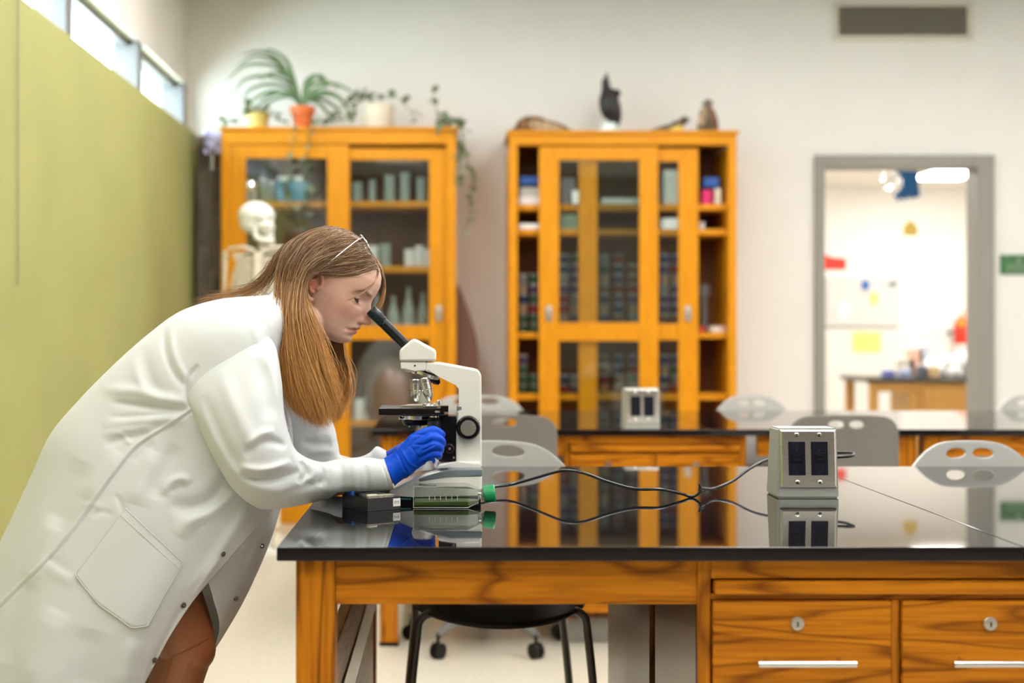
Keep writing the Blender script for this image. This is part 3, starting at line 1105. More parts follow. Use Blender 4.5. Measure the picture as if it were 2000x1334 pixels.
def vine(parent, pts, n, rnd, me=lm, stem_m=M['leaf']):
    MB().tube(pts, .0022, n=5, res=5).build('stem', stem_m, parent)
    A = cat_at(np.array(pts), np.linspace(.04, 1, n))
    for a in A:
        o = link_mesh('leaf', me, parent, tuple(a + np.array([rnd.uniform(-.012, .012), rnd.uniform(-.02, .005), rnd.uniform(-.01, .01)])))
        o.rotation_euler = (rnd.uniform(-1.2, .6), rnd.uniform(-.5, .5), rnd.uniform(-1.6, 1.6))
        s = rnd.uniform(.7, 1.15)
        o.scale = (s, s, s)


rv = random.Random(21)


def lp_(parent, lst):
    return [tuple(P(a, b, Y) - parent.location) for a, b, Y in lst]


vine(yp, lp_(yp, [(503, 220, 8.32), (480, 222, 8.26), (462, 232, 8.2), (448, 236, 8.16), (444, 243, 8.14)]), 9, rv)
vine(yp, lp_(yp, [(503, 220, 8.32), (520, 216, 8.26), (540, 232, 8.22), (560, 236, 8.2)]), 9, rv)
vine(yp, lp_(yp, [(503, 218, 8.32), (498, 208, 8.26), (484, 204, 8.22), (474, 214, 8.2)]), 7, rv)

cp = thing('pothos_pot', 'wide cream pot with pothos vines trailing over the left cabinet', 'plant', ((738 - VX) * (CY + .18) / F, CY + .18, TOP1))
MB().lathe((0, 0, 0), [(.085, 0), (.088, .004), (.092, .145), (.085, .15), (.08, .13)], 26).build('pot', M['offwhite'], cp)
MB().lathe((0, 0, -.0), [(.102, 0), (.108, .012), (.09, .012)], 24).build('saucer', M['brown_grey'], cp)
for lst, n in (([(735, 195, 8.37), (700, 185, 8.3), (680, 200, 8.24), (660, 225, 8.2), (640, 238, 8.17)], 14),
               ([(725, 195, 8.37), (712, 188, 8.3), (696, 205, 8.25), (688, 236, 8.2)], 10),
               ([(740, 195, 8.37), (775, 190, 8.35), (800, 215, 8.3), (812, 240, 8.2)], 5),
               ([(690, 232, 8.22), (650, 236, 8.17), (615, 244, 8.15), (604, 270, 8.14), (600, 310, 8.14), (598, 360, 8.14), (603, 400, 8.14), (600, 425, 8.14)], 16)):
    vine(cp, lp_(cp, lst), n, rv)

vp = thing('trailing_vine', 'long trailing vine hanging down the right side of the left cabinet', 'plant', ((868 - VX) * (CY + .12) / F, CY + .12, TOP1))
MB().lathe((0, 0, 0), [(.035, 0), (.045, .035), (.048, .035), (.04, .02)], 20).build('saucer', M['brown_grey'], vp)
for lst, n in (([(868, 240, 8.31), (885, 240, 8.26), (899, 252, 8.22), (902, 290, 8.2), (897, 330, 8.2), (894, 362, 8.2)], 20),
               ([(868, 240, 8.31), (890, 240, 8.3), (905, 256, 8.3), (908, 300, 8.3), (920, 340, 8.3), (925, 365, 8.3), (918, 410, 8.3), (908, 450, 8.3)], 24),
               ([(868, 240, 8.31), (858, 225, 8.29), (850, 205, 8.27), (845, 184, 8.27)], 6),
               ([(868, 240, 8.31), (875, 232, 8.2), (860, 246, 8.14), (852, 262, 8.14)], 6)):
    vine(vp, lp_(vp, lst), n, rv)
# vine in front of the glass by the skull
v2 = thing('hanging_vine', 'bare looking vine hanging in front of the left cabinet door', 'plant', P(575, 243, 8.14))
vine(v2, lp_(v2, [(575, 243, 8.14), (570, 300, 8.13), (562, 360, 8.12), (566, 400, 8.12), (590, 440, 8.12), (600, 470, 8.12)]), 12, rv)


# ---- stuffed birds on the right cabinet
def blob(name, ells, size, m, parent, sm=3, tubes=()):
    mb = MB()
    for e in ells:
        mb.ell(*e)
    for t in tubes:
        mb.tube(t[0], t[1], n=10, res=4)
    o = mb.build(name, m, parent)
    remesh(o, size, sm)
    return o


crow = thing('stuffed_crow', 'black stuffed crow standing upright with head raised on a white round base', 'bird', ((1190 - VX) * (CY + .2) / F, CY + .2, TOP2))
MB().lathe((.0, 0, 0), [(.075, 0), (.078, .004), (.078, .03), (.072, .034), (.045, .036), (.045, .066), (.03, .068)], 30).build('base', M['base_white'], crow)
s3 = (CY + .2) / F


def bq(px, py, c=1190, b=255):
    return ((px - c) * s3, 0, (b - py) * s3)


blob('body', [(bq(1190, 195), (.060, .055, .095), (0, -.12, 0)), (bq(1184, 168), (.030, .032, .045)), (bq(1183, 153), (.026, .028, .03)), (bq(1200, 218), (.034, .03, .07), (0, -.12, 0)), (bq(1202, 172), (.034, .03, .022), (0, .2, 0))], .007, M['crow'], crow, 3,
     [([bq(1183, 156), bq(1184, 142), bq(1186, 130)], [.020, .013, .004])])
MB().tube([bq(1186, 232), bq(1187, 245)], .006, n=8).tube([bq(1197, 232), bq(1199, 246)], .006, n=8).build('legs', M['crow'], crow)
for s in (-1, 1):
    MB().ell((-.012, s * .024, bq(0, 155)[2]), (.005, .004, .005), None, 10, 8).build('eye', M['slate'], crow)
MB().ell((bq(1203, 0)[0], 0, bq(0, 205)[2]), (.030, .05, .085), (0, -.14, 0)).build('wing', M['crow'], crow)

ph = thing('stuffed_pheasant', 'mottled brown stuffed bird lying low at the left end of the right cabinet', 'bird', ((1060 - VX) * (CY + .2) / F, CY + .2, TOP2))
blob('body', [((-.05, 0, .045), (.105, .06, .065), (0, .1, 0)), ((.05, 0, .035), (.12, .05, .045), (0, .25, 0)), ((.14, 0, .016), (.08, .04, .018), (0, .12, 0)), ((-.14, 0, .025), (.05, .03, .026), (0, -.3, 0))], .008, M['feather'], ph)
MB().prism([(-.16, .02), (-.19, .006), (-.155, .008)], -.004, .004).build('beak', M['slate'], ph)
MB().ell((.01, -.05, .04), (.10, .018, .032), (0, .2, 0)).build('wing', M['bird_pale'], ph)
MB().ell((-.14, -.028, .028), (.005, .004, .005), None, 8, 6).build('eye', M['black'], ph)

lb = thing('stuffed_duck', 'slender stuffed bird lying with raised dark head between crow and falcon', 'bird', ((1300 - VX) * (CY + .2) / F, CY + .2, TOP2))
blob('body', [((-.02, 0, .022), (.09, .04, .024), (0, -.3, 0)), ((.05, 0, .045), (.05, .03, .026), (0, -.45, 0)), ((.092, 0, .075), (.024, .02, .020)), ((-.10, 0, .010), (.05, .025, .010), (0, -.1, 0))], .006, M['feather2'], lb)
lb.scale = (1.15, 1.1, 1.15)
MB().ell((.045, -.02, .025), (.045, .018, .018), (0, -.3, 0)).build('breast', M['yellow'], lb)
MB().prism([(.105, .085), (.130, .078), (.105, .072)], -.004, .004).build('beak', M['slate'], lb)
MB().lathe((.05, 0, 0), [(.03, 0), (.03, .006)], 16).build('base', M['offwhite'], lb)

fa = thing('stuffed_falcon', 'small stuffed falcon standing upright at the right end of the right cabinet', 'bird', ((1380 - VX) * (CY + .2) / F, CY + .2, TOP2))
MB().lathe((0, 0, 0), [(.05, 0), (.05, .012), (.045, .014)], 22).build('base', M['brownwood'], fa)
fa.scale = (1.22, 1.1, 1.05)
blob('body', [((.002, 0, .085), (.040, .036, .075), (0, -.12, 0)), ((.006, 0, .170), (.024, .022, .026)), ((.02, 0, .045), (.034, .03, .045)), ((-.018, 0, .05), (.026, .03, .05))], .006, M['feather2'], fa)
MB().ell((-.020, -.015, .095), (.020, .026, .055), (0, .15, 0)).build('breast', M['bird_pale'], fa)
MB().ell((.028, 0, .085), (.022, .034, .075), (0, -.22, 0)).build('wing', M['feather'], fa)
MB().prism([(-.016, .176), (-.032, .166), (-.016, .164)], -.004, .004).build('beak', M['slate'], fa)

# ================================================================== SKELETON MODEL
sk = thing('skeleton_model', 'life-size teaching skeleton in front of the left cabinet, skull turned right', 'skeleton', ((507 - VX) * 7.25 / F, 7.25, 0))


def kq(px, py, dy=0.0):
    Y = 7.25 + dy
    p = P(px, py, Y)
    return (p.x - sk.location.x, dy, p.z)


h0 = Vector(kq(503, 430))
o = blob('skull', [(h0 + Vector((-.004, 0, .018)), (.092, .072, .074), (0, .15, 0)), (h0 + Vector((.045, 0, -.025)), (.042, .055, .055)), (h0 + Vector((-.03, 0, -.01)), (.06, .06, .055)),
                    (h0 + Vector((.055, 0, -.055)), (.026, .035, .025)), (h0 + Vector((.045, -.052, -.03)), (.045, .010, .009)), (h0 + Vector((.045, .052, -.03)), (.045, .010, .009))], .0045, M['skull'], sk, 3)
for v in o.data.vertices:
    d = v.co - h0
    for s in (-1, 1):
        e = (Vector((.080, s * .032, -.008)) - d)
        g = math.exp(-(e.length / .021) ** 2)
        v.co.x -= .03 * g
    e = Vector((.088, 0, -.040)) - d
    v.co.x -= .02 * math.exp(-(e.length / .013) ** 2)
    e = Vector((.0, -.075, -.015)) - d
    v.co.y += .014 * math.exp(-((e.x / .03) ** 2 + (e.z / .02) ** 2 + (e.y / .03) ** 2))
mb = MB()
mb.tube([h0 + Vector((-.005, -.052, -.04)), h0 + Vector((.0, -.052, -.085)), h0 + Vector((.04, -.036, -.100)), h0 + Vector((.068, 0, -.104)), h0 + Vector((.04, .036, -.100)), h0 + Vector((.0, .052, -.085)), h0 + Vector((-.005, .052, -.04))], [.010, .013, .013, .016, .013, .013, .010], n=10)
mb.build('jaw', M['skull'], sk)
mb = MB()
for k in range(12):
    a = -1.1 + 2.2 * k / 11
    x, y = .030 + .046 * math.cos(a), .030 * math.sin(a)
    mb.box(h0.x + x - .004, h0.x + x + .004, y - .0035, y + .0035, h0.z - .092, h0.z - .066, .001)
o = mb.build('teeth', M['skull'], sk)
o['kind'] = 'stuff'
MB().cyl(h0 + Vector((-.01, 0, .08)), h0 + Vector((-.01, 0, .15)), .004).lathe(h0 + Vector((-.03, 0, .155)), [(.004, -.02), (.024, -.01), (.03, .01), (.02, .032), (.004, .036)], 16).build('hanging_hook', M['chrome'], sk)
zc = kq(0, 487)[2]
spx = kq(508, 0)[0]
vb = None
for k in range(22):
    z = kq(0, 470)[2] - k * .030
    mb = MB()
    mb.lathe((0, 0, -.011), [(.015, 0), (.013, .011), (.015, .022)], 12).box(-.022, .022, .01, .018, -.004, .004, .002).box(-.004, .004, .012, .035, -.008, .002, .002)
    if vb is None:
        vb = mb.build('vertebra', M['bone'], sk)
        vb.location = (spx, .05, z)
    else:
        mb.bm.free()
        c = vb.copy()
        COL.objects.link(c)
        c.location = (spx, .05, z)
for k in range(10):
    z = zc - .01 - k * .028
    w = .085 + .055 * math.sin(min(1, (k + 1) / 7) * PI / 2)
    for s in (-1, 1):
        pts = [(spx + s * .015, .05, z), (spx + s * w * .75, .085, z + .0), (spx + s * w, .02, z - .022), (spx + s * w * .85, -.06, z - .048), (spx + s * (.03 if k < 7 else .05), -.085, z - .045 + (.0 if k < 5 else .012 * (k - 4)))]
        MB().tube(pts, .0075, n=7, res=5).build('rib', M['bone'], sk)
MB().box(spx - .02, spx + .02, -.098, -.086, zc - .24, zc - .02, .006).build('sternum', M['bone'], sk)
for s in (-1, 1):
    MB().tube([(spx + s * .015, -.085, zc - .012), (spx + s * .07, -.08, zc + .006), (spx + s * .15, -.02, zc + .002)], .008, n=8).build('clavicle', M['bone'], sk)
    MB().prism([(spx + s * .06, zc - .02), (spx + s * .15, zc - .01), (spx + s * .13, zc - .06), (spx + s * .09, zc - .16)], .088, .094, .002).build('shoulder_blade', M['bone'], sk)
    hx = spx + s * .165
    MB().tube([(hx, .01, zc - .02), (hx + s * .008, .01, zc - .05), (hx + s * .01, .01, zc - .30), (hx + s * .012, .01, zc - .33)], [.022, .012, .010, .017], n=10).build('upper_arm_bone', M['bone'], sk)
    for d in (-.012, .012):
        MB().tube([(hx + s * .012 + d, .01, zc - .34), (hx + s * .012 + d, 0, zc - .45), (hx + s * .012 + d, -.01, zc - .58)], [.011, .007, .009], n=8).build('forearm_bone', M['bone'], sk)
    MB().ell((spx + s * .075, .04, zc - .56), (.065, .03, .075), (0, s * .4, 0)).build('pelvis_bone', M['bone'], sk)
    MB().tube([(spx + s * .09, .03, zc - .60), (spx + s * .10, .03, zc - .64), (spx + s * .08, .02, zc - 1.0), (spx + s * .08, .02, zc - 1.04)], [.026, .014, .013, .026], n=10).build('thigh_bone', M['bone'], sk)
    MB().tube([(spx + s * .08, .02, zc - 1.06), (spx + s * .08, .02, zc - 1.10), (spx + s * .08, .03, zc - 1.36)], [.026, .014, .014], n=10).build('shin_bone', M['bone'], sk)
    MB().tube([(spx + s * .08, .05, .06), (spx + s * .08, -.02, .05), (spx + s * .09, -.12, .035)], [.02, .022, .014], n=8).build('foot_bones', M['bone'], sk)
MB().cyl((spx, .10, 0), (spx, .10, zc + .10), .009).cyl((spx, .10, zc + .09), (spx, .10, zc + .10), .009).build('stand_pole', M['chrome'], sk)
MB().lathe((spx, .08, 0), [(.22, 0), (.22, .02), (.03, .03)], 30).build('stand_base', M['white'], sk)

# ================================================================== BENCHES
TT = CZ - .328          # height of the bench tops
TH = .0215


def bench(name, label, yf, depth, locks=True):
    """origin at the front left corner of the top, on the floor"""
    t = thing(name, label, 'bench', (-.265, yf, 0))
    yb = depth
    X = lambda x: x + .265
    for (a, b) in ((0, 1.138), (1.1392, 2.35), (2.3512, 3.55)):
        MB().box(a, b, 0, yb, TT - TH, TT, .0018, 2).build('worktop', M['epoxy'], t)
    zt = TT - TH
    # legs
    for x in (.027, 1.775, 1.86):
        for y in (.022, yb - .085):
            MB().box(x, x + .060, y, y + .060, .012, zt, .003).build('leg', M['oak_z'], t)
            MB().box(x - .002, x + .062, y - .002, y + .062, 0, .012).build('foot_cap', M['black'], t)
    # aprons
    za = CZ - (1187 - VY) / 1283
    for y in (.028, yb - .05):
        MB().box(.087, .658, y, y + .022, za, zt, .002).build('apron', M['oak_x'], t)
        MB().box(1.30, 1.775, y, y + .022, za, zt, .002).build('apron', M['oak_x'], t)
        MB().box(1.92, 3.5, y, y + .022, za, zt, .002).build('apron', M['oak_x'], t)
    # side stretcher between the left legs, with its steel strip
    MB().box(.060, .082, .082, yb - .085, .16, CZ - .505, .003).build('side_rail', M['oak_y'], t)
    MB().box(.082, .086, .082, yb - .085, CZ - .66, CZ - .59, .001).build('steel_strip', M['steel'], t)
    # drawer bases, front and rear
    xa, xb = .645, 1.262
    fz = (1187 - 1066) and 0
    zk = .088
    for (y0, y1, front) in ((.028, .50, True), (.58, yb - .03, False)):
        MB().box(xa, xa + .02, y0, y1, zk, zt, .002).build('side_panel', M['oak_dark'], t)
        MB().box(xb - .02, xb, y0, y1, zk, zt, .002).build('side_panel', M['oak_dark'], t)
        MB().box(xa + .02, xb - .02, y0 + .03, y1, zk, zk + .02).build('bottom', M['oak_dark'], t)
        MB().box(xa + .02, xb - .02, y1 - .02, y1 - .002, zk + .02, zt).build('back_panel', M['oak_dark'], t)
        MB().box(xa + .01, xb - .01, y0 + .06, y1 - .02, 0, zk).build('plinth', M['frame_grey'], t)
        if not front:
            continue
        sc = lambda py: CZ - (py - VY) / 1283.0
        MB().box(xa, xa + .020, .022, .042, zk, zt, .002).build('stile', M['oak_z'], t)
        MB().box(xb - .018, xb, .022, .042, zk, zt, .002).build('stile', M['oak_z'], t)
        MB().box(xa + .020, xb - .018, .022, .042, sc(1135), zt, .002).build('top_rail', M['oak_x'], t)
        MB().box(xa + .020, xb - .018, .026, .042, sc(1177), sc(1165), .001).build('rail', M['oak_x'], t)
        b = MB().box(xa + .024, xb - .022, .010, .35, sc(1164), sc(1138), .003).build('pull_out_board', M['oak_x'], t)
        xm = xa + .020 + .2785
        MB().box(xm, xm + .012, .024, .042, zk, sc(1177), .001).build('stile', M['oak_z'], t)
        zr = [sc(1175), sc(1350), sc(1480), zk + .022]
        for (a, c) in ((xa + .020, xm), (xm + .012, xb - .018)):
            for k in range(3):
                z1, z0 = zr[k] - .002, zr[k + 1] + .004
                d = MB().box(a + .002, c - .002, .016, .036, z0, z1, .003).build('drawer', M['oak_x'], t)
                mx_ = (a + c) / 2
                hz = sc(1293) if k == 0 else (z0 + z1) / 2
                MB().cyl((mx_ - .074, -.016, hz), (mx_ + .074, -.016, hz), .0055, n=14).cyl((mx_ - .055, -.016, hz + .001), (mx_ - .055, .018, hz + .001), .0035, n=10).cyl((mx_ + .055, -.016, hz + .001), (mx_ + .055, .018, hz + .001), .0035, n=10).build('handle', M['alu'], d)
                if k == 0 and locks:
                    lz = sc(1222)
                    MB().lathe((mx_ - .008, .016, lz), [(.0105, 0), (.0108, .003), (.0095, .0048), (.004, .005)], 24, (0, -1, 0)).build('lock', M['steel'], d)
                    MB().box(mx_ - .0088, mx_ - .0070, .0095, .0112, lz - .004, lz + .0035, .0004).build('keyhole', M['black'], d)
    return t


Y1 = F / 1283
D1 = F / 802 - Y1
b1 = bench('lab_bench', 'oak lab bench with glossy black top and drawers, nearest to the viewer', Y1, D1)
Y2 = F / 582
D2 = F / 470 - Y2
b2 = bench('lab_bench', 'oak lab bench with black top standing behind the first bench', Y2, D2)

# ================================================================== OUTLET BOXES


def outlet_box(name, label, loc, group):
    t = thing(name, label, 'outlet box', loc, 0, group)
    # tapered chassis, sides lean in toward the top
    w0, w1, h = .0605, .0585, .137
    bm = MB()
    vs = []
    for (x, y, z) in ((-w0, 0, 0), (w0, 0, 0), (w0, .105, 0), (-w0, .105, 0), (-w1, .012, h), (w1, .012, h), (w1, .085, h), (-w1, .085, h)):
        vs.append(bm.bm.verts.new((x, y, z)))
    for f in ((0, 1, 2, 3), (4, 7, 6, 5), (0, 4, 5, 1), (1, 5, 6, 2), (2, 6, 7, 3), (3, 7, 4, 0)):
        bm.bm.faces.new([vs[i] for i in f])
    bmesh.ops.bevel(bm.bm, geom=list(bm.bm.edges), offset=.003, segments=2, affect='EDGES')
    bm.build('chassis', M['steel_side'], t)
    # cover plate with the two openings: frame rings
    tilt = math.atan2(.012, h)

    def lean(o):
        o.rotation_euler = (-tilt, 0, 0)
        return o
    W, Hh, zc = .0555, .0570, .078
    o = MB()

    def ring(z_in, y_in, W_in, H_in):
        return [(-W_in, y_in, zc - H_in), (W_in, y_in, zc - H_in), (W_in, y_in, zc + H_in), (-W_in, y_in, zc + H_in)]
    rings = [ring(0, .001, W, Hh), ring(0, -.004, W - .0005, Hh - .0005), ring(0, -.0065, W - .004, Hh - .004), ring(0, -.0045, W - .016, Hh - .018)]
    rv_ = [[o.bm.verts.new(p) for p in r] for r in rings]
    for i in range(3):
        for k in range(4):
            o.bm.faces.new((rv_[i][k], rv_[i][(k + 1) % 4], rv_[i + 1][(k + 1) % 4], rv_[i + 1][k]))
    o.bm.faces.new(rv_[3])
    lean(o.build('cover_plate', M['steel'], t)).location = (0, -.0005, 0)
    for cx_ in (-.0222, .0222):
        r = MB().box(cx_ - .0166, cx_ + .0166, -.0062, -.002, zc - .0332, zc + .0332, .0008).build('receptacle', mat_recept, t)
        lean(r)
        mb = MB()
        for s in (1, -1):
            zz = zc + s * .0215 + (.003 if s > 0 else 0)
            mb.box(cx_ + .0058, cx_ + .0078, -.0067, -.0055, zz - .001, zz + .007)
            mb.box(cx_ - .0074, cx_ - .0054, -.0067, -.0055, zz - .001, zz + .007)
            mb.box(cx_ - .0108, cx_ - .0074, -.0067, -.0055, zz + .002, zz + .0038)
            mb.lathe((cx_ - .0005, -.0055, zz - .0075), [(.0036, 0), (.0036, .0012)], 12, (0, -1, 0))
        lean(mb.build('slots', M['slotblack'], t, smooth=False))
        lean(MB().box(cx_ - .0115, cx_ + .0125, -.0069, -.006, zc - .0080, zc + .0105, .0006).build('test_button_panel', M['black'], t))
        lean(MB().box(cx_ - .006, cx_ + .006, -.0077, -.006, zc + .0025, zc + .0078, .0004).build('button', mat_recept, t))
        lean(MB().box(cx_ - .006, cx_ + .006, -.0077, -.006, zc - .0052, zc + .0001, .0004).build('button', mat_recept, t))
        for s in (1, -1):
            sc_ = MB().lathe((cx_, -.0058, zc + s * .0468), [(.0048, 0), (.0044, .0016), (.002, .0026)], 18, (0, -1, 0))
            lean(sc_.build('screw', M['chrome'], t))
            lean(MB().box(cx_ - .0034, cx_ + .0034, -.0088, -.0078, zc + s * .0468 - .0005, zc + s * .0468 + .0005).build('screw_slot', M['slotblack'], t, smooth=False))
    return t


mat_recept = mat('receptacle_black', (.006, .007, .016, 1), .3, spec=.3)
M['slotblack'] = mat('slot_shadow_black', (.002, .002, .003, 1), .8)
yo = F * .328 / (973 - VY)
ob = outlet_box('outlet_box', 'stainless double outlet box with cord behind it on the nearest bench', ((1579 - VX) * yo / F, yo, TT), 'bench outlet boxes')
yo2 = F * .328 / (839.5 - VY)
ob2 = dup(ob, ((1256 - VX) * yo2 / F, yo2 + .02, TT), label='pale double outlet box on the second bench in front of the right cabinet')

# ================================================================== CHAIRS


def shell_chair(name, label, loc, rz, big, light, group, casters=False, arch=False):
    """origin on the floor under the backrest; the sitter faces -y (toward the seat at -y)"""
    t = thing(name, label, 'chair', loc, rz, group)
    m = M['chair_light'] if light else M['chair_dark']
    w = .46 if big else .355
    if big:
        holes = [(-.058, .335, .041, .0145), (.058, .335, .041, .0145)]
    else:
        holes = [(-.0335, .330, .026, .0125), (.0335, .330, .026, .0125)]
    if not light:
        holes = [(a, b, c, d) for a, b, c, d in holes]
    bk = panel('backrest', w, .36, holes, m, t, nx=90, nz=60, rc=.055 if not arch else .12, bend=.035, th=.011)
    bk.location = (0, 0, .43)
    # arched top edge
    me = bk.data
    for v in me.vertices:
        k = v.co.x / (w / 2)
        f = max(0, (v.co.z - .18) / .18)
        v.co.z -= (.048 if arch else .012) * abs(k) ** 2.6 * f
    # seat: dished with a rolled, rounded front
    nu, nv = 30, 30
    V = np.zeros((nu, nv, 3))
    sw = .205
    for i, u in enumerate(np.linspace(0, 1, nu)):
        for j, s in enumerate(np.linspace(-1, 1, nv)):
            yy = -.01 - .41 * u
            frontr = .17 * (1 - math.sqrt(max(0, 1 - s * s * .985))) * (u ** 2.2)
            V[i, j] = (s * sw * (1 - .05 * u), yy + frontr, .452 - .018 * math.cos(s * PI / 2) - .03 * max(0, u - .8) / .2 + .05 * max(0, .12 - u) / .12 + .006)
    so = grid_mesh('seat', V, M['chair_seat'] if light else M['chair_dark'], t)
    solidify(so, .010, 0)
    bake(so)
    MB().tube([(-.10, -.02, .40), (-.10, .012, .47), (-.10, .012, .56)], .008, n=8).build('back_bracket', M['chair_metal'], t)
    MB().tube([(.10, -.02, .40), (.10, .012, .47), (.10, .012, .56)], .008, n=8).build('back_bracket', M['chair_metal'], t)
    if casters:
        MB().lathe((0, -.2, .40), [(.06, 0), (.14, .025), (.14, .035)], 20).build('seat_plate', M['black'], t)
        MB().cyl((0, -.2, .11), (0, -.2, .41), .025).build('gas_column', M['black'], t)
        for k in range(5):
            a = PI / 2 + 2 * PI * k / 5 + PI / 5
            c, s_ = math.cos(a), math.sin(a)
            MB().tube([(0, -.2, .12), (c * .16, -.2 + s_ * .16, .110), (c * .27, -.2 + s_ * .27, .075)], [.022, .018, .014], n=8).build('base_arm', M['chair_metal'], t)
            cw = MB().cyl((c * .27 - .016 * s_ - .0, -.2 + s_ * .27 + .016 * c, .026), (c * .27 - .004 * s_, -.2 + s_ * .27 + .004 * c, .026), .026, n=18)
            cw.cyl((c * .27 + .004 * s_, -.2 + s_ * .27 - .004 * c, .026), (c * .27 + .016 * s_, -.2 + s_ * .27 - .016 * c, .026), .026, n=18)
            cw.cyl((c * .27, -.2 + s_ * .27, .03), (c * .27, -.2 + s_ * .27, .075), .006, n=8)
            cw.build('caster', M['black'], t)
    else:
        for (y, w0, w1, zt_) in ((-.33, .182, .224, .430), (-.09, .174, .208, .433)):
            pts = [(-w1, y * 1.0, .0), (-w1 + .012, y, .20), (-w1 + .028, y, .36), (-w0, y, zt_ - .012), (-w0 + .06, y, zt_), (0, y, zt_), (w0 - .06, y, zt_), (w0, y, zt_ - .012), (w1 - .028, y, .36), (w1 - .012, y, .20), (w1, y * 1.0, .0)]
            MB().tube(pts, .0098, n=12, res=6).build('leg_frame', M['chair_metal'], t)
            for s in (-1, 1):
                MB().cyl((s * w1, y, 0), (s * w1, y, .015), .013, n=12).build('glide', M['black'], t)
        for s in (-1, 1):
            MB().tube([(s * .12, -.36, .428), (s * .12, -.06, .428)], .007, n=8, smooth=False).build('seat_rail', M['chair_metal'], t)
    return t


yA = F / 790
shell_chair('school_chair', 'pale grey plastic chair with oval slots tucked under the near bench behind the microscope', (.085, yA + .012, 0), .10, True, True, 'chairs tucked under the near bench', arch=True)
shell_chair('school_chair', 'pale grey plastic chair with twin slots at the right behind the near bench', (1.285, yA + .012, 0), 0, False, True, 'chairs tucked under the near bench', arch=True)
shell_chair('swivel_chair', 'taupe wheeled chair at the second bench, left behind the microscope', ((951 - VX) / 600, F / 600, 0), PI, True, False, 'taupe chairs facing the second bench', casters=True)
shell_chair('swivel_chair', 'taupe wheeled chair at the second bench behind the near outlet box', ((1653 - VX) / 603, F / 603, 0), PI, False, False, 'taupe chairs facing the second bench', casters=True)
yP = F / 462 + .06
shell_chair('school_chair', 'pale plastic chair at the far side of the second bench by the left cabinet', ((930 - VX) * yP / F, yP, 0), 0, True, True, 'pale chairs beyond the second bench', arch=True)
shell_chair('school_chair', 'white-grey plastic chair beyond the second bench left of the doorway', ((1467 - VX) * yP / F, yP, 0), 0, False, True, 'pale chairs beyond the second bench', arch=True)
shell_chair('school_chair', 'pale plastic chair beyond the second bench, cut by the right edge', ((2012 - VX) * yP / F, yP, 0), 0, False, True, 'pale chairs beyond the second bench', arch=True)

# ================================================================== MICROSCOPE
YM = 2.90


def mq(px, py):
    """microscope frame: x, z from the photo at its mid plane"""
    p = P(px, py, YM)
    return (p.x - ms.location.x, p.z - TT)


ms = thing('microscope', 'white monocular compound microscope with black eyepiece tube on the nearest bench', 'microscope', ((870 - VX) * YM / F, YM, TT))
E = M['enamel']
pl = [mq(*a) for a in ((806, 963), (764, 963), (764, 950), (790, 938), (828, 921), (856, 915), (940, 915), (940, 963))]
MB().prism(pl, -.072, .072, .004, 3).build('base', E, ms)
MB().box(mq(800, 0)[0], mq(938, 0)[0], -.068, .068, 0, mq(0, 962)[1], .002).build('base_foot', M['black'], ms)
mb = MB()
for k in range(6):
    for j in range(2):
        x = mq(786 + k * 3.2, 0)[0]
        mb.box(x, x + .002, -.0705, -.069, .008 + j * .005, .0105 + j * .005)
MB().box(mq(780, 0)[0], mq(810, 0)[0], -.069, .066, 0, mq(0, 964)[1], .001).build('base_gap_block', M['black'], ms)  # black block put in for the dark open gap beneath the base
o = mb.build('base_dots', mat('teal_dots', (.05, .45, .50, 1), .3), ms, smooth=False)  # small teal boxes on the face of the black block
o['kind'] = 'stuff'
bd = [mq(*a) for a in ((820, 934), (818, 928), (852, 917), (880, 910), (940.5, 910), (940.5, 924), (880, 924))]
MB().prism(bd, -.0735, .0735, .003, 2).build('band', M['slate'], ms)
col = [mq(*a) for a in ((886, 912), (888, 896), (891, 880), (891, 800), (901, 797), (901, 757), (893, 747), (860, 731), (831, 725), (831, 707), (858, 707), (929, 720), (936, 724), (940, 733), (940.5, 912))]
MB().prism(col, -.027, .027, .005, 4).build('arm', E, ms)
MB().prism([mq(*a) for a in ((852, 911), (858, 902), (890, 898), (938, 898), (938, 912))], -.05, .05, .004).build('neck_plinth', E, ms)
MB().prism([mq(*a) for a in ((783, 706), (833, 706), (833, 724), (812, 724), (783, 721))], -.026, .026, .004, 3).build('head_mount', E, ms)
MB().prism([mq(*a) for a in ((781, 705), (781, 683), (806, 662), (812, 662), (852, 684), (852, 705))], -.030, .030, .005, 4).build('head', E, ms)
MB().lathe((mq(811, 0)[0], -.0262, mq(0, 713.5)[1]), [(.0018, 0), (.0018, .0006)], 12, (0, -1, 0)).build('set_screw', M['black'], ms)


def m3(px, py, y=0.0):
    a, b = mq(px, py)
    return Vector((a, y, b))


a0, a1 = m3(724, 605), m3(797, 679)
d = (a1 - a0).normalized()
jn = m3(747.5, 629.5)
MB().cyl(jn, a1, .0103, n=32).build('eyepiece_tube', M['tube_blk'], ms)
MB().lathe(a0, [(.0085, .001), (.0108, 0), (.0115, .0012), (.0115, (jn - a0).length - .001), (.0108, (jn - a0).length), (.006, (jn - a0).length)], 32, d).build('eyepiece', mat('eyepiece_teal_black', (.010, .020, .024, 1), .3, spec=.3), ms)
MB().lathe(a0, [(.0083, -.0002), (.004, .0015)], 24, d).build('eye_lens', mat('lens', (.02, .02, .03, 1), .03), ms)
sp_ = jn + d * .003 + Vector((0, -.0104, 0))
MB().lathe(sp_ + Vector((0, .0004, 0)), [(.0011, 0), (.0008, .0005)], 8, (0, -1, 0)).build('set_screw', M['chrome'], ms)
